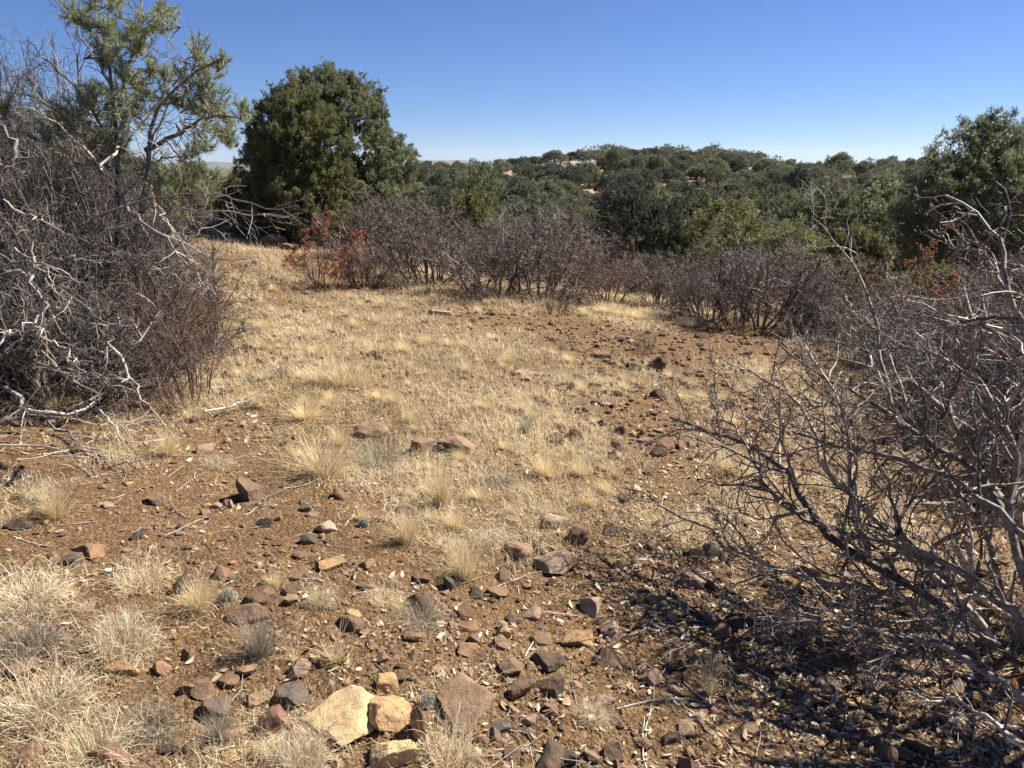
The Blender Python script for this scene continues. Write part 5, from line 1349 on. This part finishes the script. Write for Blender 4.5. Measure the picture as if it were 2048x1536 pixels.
def more_tufts():
    rng = np.random.default_rng(911)
    x, y, r = scatter(rng, 9000, 1.5, 13.5, 37)
    c = cover(x, y)
    P = project(x, y, height(x, y))
    ok = (c > .55) & (P[0] > 5) & (P[0] < 2043) & (P[1] > 430) & (P[1] < 1530) & ~((P[0] < 430) & (P[1] < 860)) & ~((P[0] > 1650) & (P[1] > 1080))
    x, y, r, c = x[ok], y[ok], r[ok], c[ok]
    sel = []; pts = [(a, b, q) for a, b, q in TXY] + [(a, b, q * .8) for a, b, q in ROCKXY]
    for i in range(len(x)):
        s = rng.uniform(.07, .16) * (0.8 + .055 * r[i])
        if all((x[i] - a) ** 2 + (y[i] - b) ** 2 > (q + s * .4) ** 2 for a, b, q in pts):
            pts.append((x[i], y[i], s * .5)); sel.append((i, s))
        if len(sel) >= 260: break
    for i, s in sel:
        px_, py_, _ = project(x[i], y[i], H(x[i], y[i]))
        left = px_ < 700 and py_ > 1080
        kind, m = [('curly', 'pale'), ('curly', 'greygrass'), ('fine', 'straw'), ('tall', 'straw'), ('fine', 'greygrass')][rng.choice(5, p=[.5, .25, .1, 0, .15] if left else ([.2, .1, .35, .25, .1] if py_ > 900 else [.08, .08, .3, .46, .08]))]
        o = link("grass_tuft", TUFT[(kind, m)][rng.integers(0, 3)], None, (x[i], y[i], H(x[i], y[i])))
        hz = s * rng.uniform(.55, .95) * (.8 if kind == 'curly' else 1)
        o.scale = (s, s, hz); o.rotation_euler = (0, 0, rng.uniform(0, 6.28))
        q = dict(pale="curly pale", greygrass="greyish dry", straw="straw-yellow")[m]
        w_ = where(px_, py_)
        sz = "low" if hz < .1 else "upright"
        tag(o, f"{sz} {q} grass tuft {w_}", "grass tuft", f"{sz} {q} tufts {w_}")
        TXY.append((x[i], y[i], s / 2))
more_tufts()
def ground_grass():
    """short straw covering that nobody could count"""
    rng = np.random.default_rng(921)
    out = {'straw': [], 'pale': []}
    # clumps of blades
    x, y, r = scatter(rng, 21000, 1.35, 24, 43, p=0.55)
    c = cover(x, y) + .95 * vnoise(x / (.16 + .024 * r), y / (.14 + .03 * r), s=77) - .05 * sstep(3, 6, r)
    k = (rng.random(len(x)) < np.clip((c - .40) * 2.8, 0.02, 1)) & (y < 15.8 - .30 * x + 1.05 * np.maximum(-x - .5, 0) + 3)
    x, y, r, c = x[k], y[k], r[k], c[k]
    nb = 22
    n = len(x) * nb
    cr = (0.026 + .013 * r) * rng.uniform(.6, 1.5, len(x))
    X = np.repeat(x, nb) + rng.normal(size=n) * np.repeat(cr, nb); Y = np.repeat(y, nb) + rng.normal(size=n) * np.repeat(cr, nb)
    Rn = np.repeat(r, nb)
    near = 1 - sstep(2.2, 4.5, Rn)
    L = rng.uniform(.03, .10, n) * (0.9 + .075 * Rn) * np.repeat(rng.uniform(.6, 1.4, len(x)), nb)
    lean = np.where(rng.random(n) < .45 + .3 * near, rng.uniform(.8, 1.6, n), np.abs(rng.normal(.55, .6, n)))
    cu = rng.normal(.9, 1.1, n) * (1 + .5 * near)
    W = 0.0014 + .00055 * Rn
    root = np.stack([X, Y, height(X, Y) - .002], -1)
    cv = np.repeat(np.clip(.48 + .35 * vnoise(x / .8, y / .8, s=9) + .3 * rng.normal(size=len(x)), 0, 1), nb)
    var = np.clip(cv + rng.normal(size=n) * .2, 0, 1)
    pale = np.repeat(rng.random(len(x)) < .25 + .6 * (1 - sstep(2.2, 4.5, r)) * (x < .2), nb)
    far = Rn > 6.0
    for nm, mk, lab in (('dry_grass', ~pale, "short straw-yellow dry grass covering the slope between the tussocks"), ('curled_grass', pale, "pale curled grass blades matted over the ground")):
        Vs, F3, F4, vv, off = [], [], [], [], 0
        for m2, K in ((mk & ~far, 4), (mk & far, 3)):
            V, F, v = blades(rng, root[m2], rng.uniform(0, 6.28, m2.sum()), lean[m2], L[m2], W[m2] * rng.uniform(.6, 1.3, m2.sum()), cu[m2], K, rng.normal(0, 2.2, m2.sum()), var[m2])
            Vs.append(V); vv.append(v); F4.append(F[0] + off); F3.append(F[1] + off); off += len(V)
        V, F, v = np.concatenate(Vs), [np.concatenate(F4), np.concatenate(F3)], np.concatenate(vv)
        me = np_mesh(nm, V, F, M['straw' if nm == 'dry_grass' else 'pale'], False, {"v": v})
        tag(link(nm, me), lab, "grass", kind='stuff')
ground_grass()
# ------------------------------------------------------------------ leaf litter and twig litter
def litter():
    rng = np.random.default_rng(931)
    x, y, r = scatter(rng, 95000, 1.3, 11, 46)
    d = 0.035 + .28 * np.clip(vnoise(x / .3, y / .3, s=71) - .15, 0, 1)
    for px, py, rx, ry, a in [(1750, 1130, 360, 220, 1.3), (1900, 950, 250, 150, 1.0), (1350, 1130, 140, 60, .5), (1650, 1420, 350, 120, .45), (1100, 960, 200, 80, .35), (650, 1300, 120, 60, .45), (950, 1400, 200, 100, .35), (200, 1150, 200, 60, .25), (250, 850, 300, 70, .5), (1700, 850, 250, 80, .5), (1450, 1050, 150, 80, .4), (820, 1230, 120, 60, .3)]:
        cx_, cy_, a_, b_ = blob_xy(px, py, rx, ry)
        d = d + a * np.exp(-((x - cx_) / a_) ** 2 - ((y - cy_) / b_) ** 2) * (0.55 + .9 * np.clip(vnoise(x / .18, y / .18, s=72) + .3, 0, 1))
    k = rng.random(len(x)) < d * .62
    x, y, r = x[k], y[k], r[k]
    n = len(x)
    s = np.clip(.0085 * np.exp(rng.normal(0, .45, n)), .003, .022) * (.85 + .09 * r)
    nrm = unit(np.stack([rng.normal(size=n) * .45, rng.normal(size=n) * .45, np.ones(n)], -1))
    u = unit(np.cross(nrm, rng.normal(size=(n, 3)))); w = np.cross(nrm, u)
    asp = rng.uniform(.3, .5, n)[:, None]; S = s[:, None]
    C = np.stack([x, y, height(x, y) + .002 + rng.random(n) * .007], -1)
    bend = (rng.uniform(.0, .35, n))[:, None] * nrm * S
    pts = [C - u * S + bend, C - u * S * .35 - w * S * asp, C + u * S * .45 - w * S * asp * .85, C + u * S * 1.05 + bend, C + u * S * .45 + w * S * asp * .85 + bend * .3, C - u * S * .35 + w * S * asp + bend * .3]
    V = np.stack(pts, 1).reshape(-1, 3)
    F = np.arange(n * 6).reshape(n, 6)
    F = np.concatenate([F[:, [0, 1, 2, 5]], F[:, [5, 2, 3, 4]]])
    me = np_mesh("leaf_litter", V, [F], M['litter'], False, {"v": np.repeat(np.clip(rng.random(n) ** 1.15, 0, 1), 6)})
    tag(link("leaf_litter", me), "small pale curled dead oak leaves littering the dirt", "leaf litter", kind='stuff')
    # fine twigs lying around
    x, y, r = scatter(rng, 3800, 1.3, 9, 46)
    dens = 0.15 + 0 * x
    for px, py, rx, ry, a in [(150, 850, 350, 90, .9), (1800, 1150, 350, 220, .8), (100, 720, 350, 90, .9), (600, 880, 150, 50, .3), (1900, 900, 250, 120, .8)]:
        cx_, cy_, a_, b_ = blob_xy(px, py, rx, ry)
        dens = dens + a * np.exp(-((x - cx_) / a_) ** 2 - ((y - cy_) / b_) ** 2)
    k = rng.random(len(x)) < dens
    x, y = x[k], y[k]; n = len(x)
    a = rng.uniform(0, 6.28, n); L = rng.uniform(.05, .32, n)
    S = np.stack([x, y, height(x, y) + .004], -1)
    P, Rr = polylines(rng, S, np.stack([np.cos(a), np.sin(a), 0 * a], -1), L, rng.uniform(.0012, .003, n), 4, .18, 0, .5)
    P[..., 2] = height(P[..., 0], P[..., 1]) + .003 + np.abs(P[..., 2] - P[:, :1, 2]) * .3
    tag(link("twig_litter", mesh_parts("twig_litter", [tubes(rng, P, Rr, 4)], M['bark_pale'], True)), "thin grey dead twigs scattered on the ground", "twig litter", kind='stuff')
litter()
# ------------------------------------------------------------------ small spiny cushion plants
def cushion(px, base, w, label, seed):
    rng = np.random.default_rng(seed)
    x, y, z, d = ground_hit(px, base)
    r = w * d / FPX / 2
    t = thing("spiny_cushion_plant", (x, y, z), label=label, cat="cushion plant")
    V, F = ICO[3]
    Vb = V * np.array([.72, .72, .8]) * r * (1 + .12 * np.cos(11 * np.arctan2(V[:, 1], V[:, 0])))[:, None] + [0, 0, r * .5]
    link("body", np_mesh("body", Vb, [F], M['pinyon'], True, {"v": np.full(len(V), .6)}), t)
    n = 900
    dd = unit(rng.normal(size=(n, 3)) + [0, 0, .3])
    C = dd * np.array([.7, .7, .78]) * r + [0, 0, r * .5]
    link("spines", mesh_parts("spines", [blades3(rng, C, unit(dd + .7 * rng.normal(size=(n, 3))), np.full(n, r * .42), np.full(n, .0016))], M['spine']), t)["kind"] = "stuff"
cushion(856, 1412, 38, "small grey spiny cushion plant between the knobbly brown stone and the brown boulder", 941)
cushion(728, 1052, 24, "small dark spiny cushion plant under the wispy grass on bare dirt", 942)
cushion(455, 1200, 32, "greyish spiny cushion plant left of the flat reddish slab", 943)
# ------------------------------------------------------------------ haze
def haze():
    me = bpy.data.meshes.new("haze")
    x, y0, y1, z0, z1 = 9500, -9500, 9500, -40, 160
    V = [(sx * x, yy, zz) for zz in (z0, z1) for yy in (y0, y1) for sx in (-1, 1)]
    me.from_pydata(V, [], [(0, 2, 3, 1), (4, 5, 7, 6), (0, 1, 5, 4), (2, 6, 7, 3), (0, 4, 6, 2), (1, 3, 7, 5)])
    m = bpy.data.materials.new("pale_air"); m.use_nodes = True
    n = m.node_tree.nodes; n.clear()
    o = n.new("ShaderNodeOutputMaterial"); v = n.new("ShaderNodeVolumePrincipled")
    v.inputs["Color"].default_value = (.80, .88, 1, 1); v.inputs["Density"].default_value = 0.00005; v.inputs["Anisotropy"].default_value = .2
    m.node_tree.links.new(v.outputs[0], o.inputs["Volume"])
    me.materials.append(m)
    tag(link("haze", me), kind='stuff')
if HAZE: haze()
from collections import Counter
_n = Counter(o.get("group") for o in bpy.data.objects if o.get("group"))
for o in bpy.data.objects:
    if o.get("group") and _n[o["group"]] == 1: del o["group"]
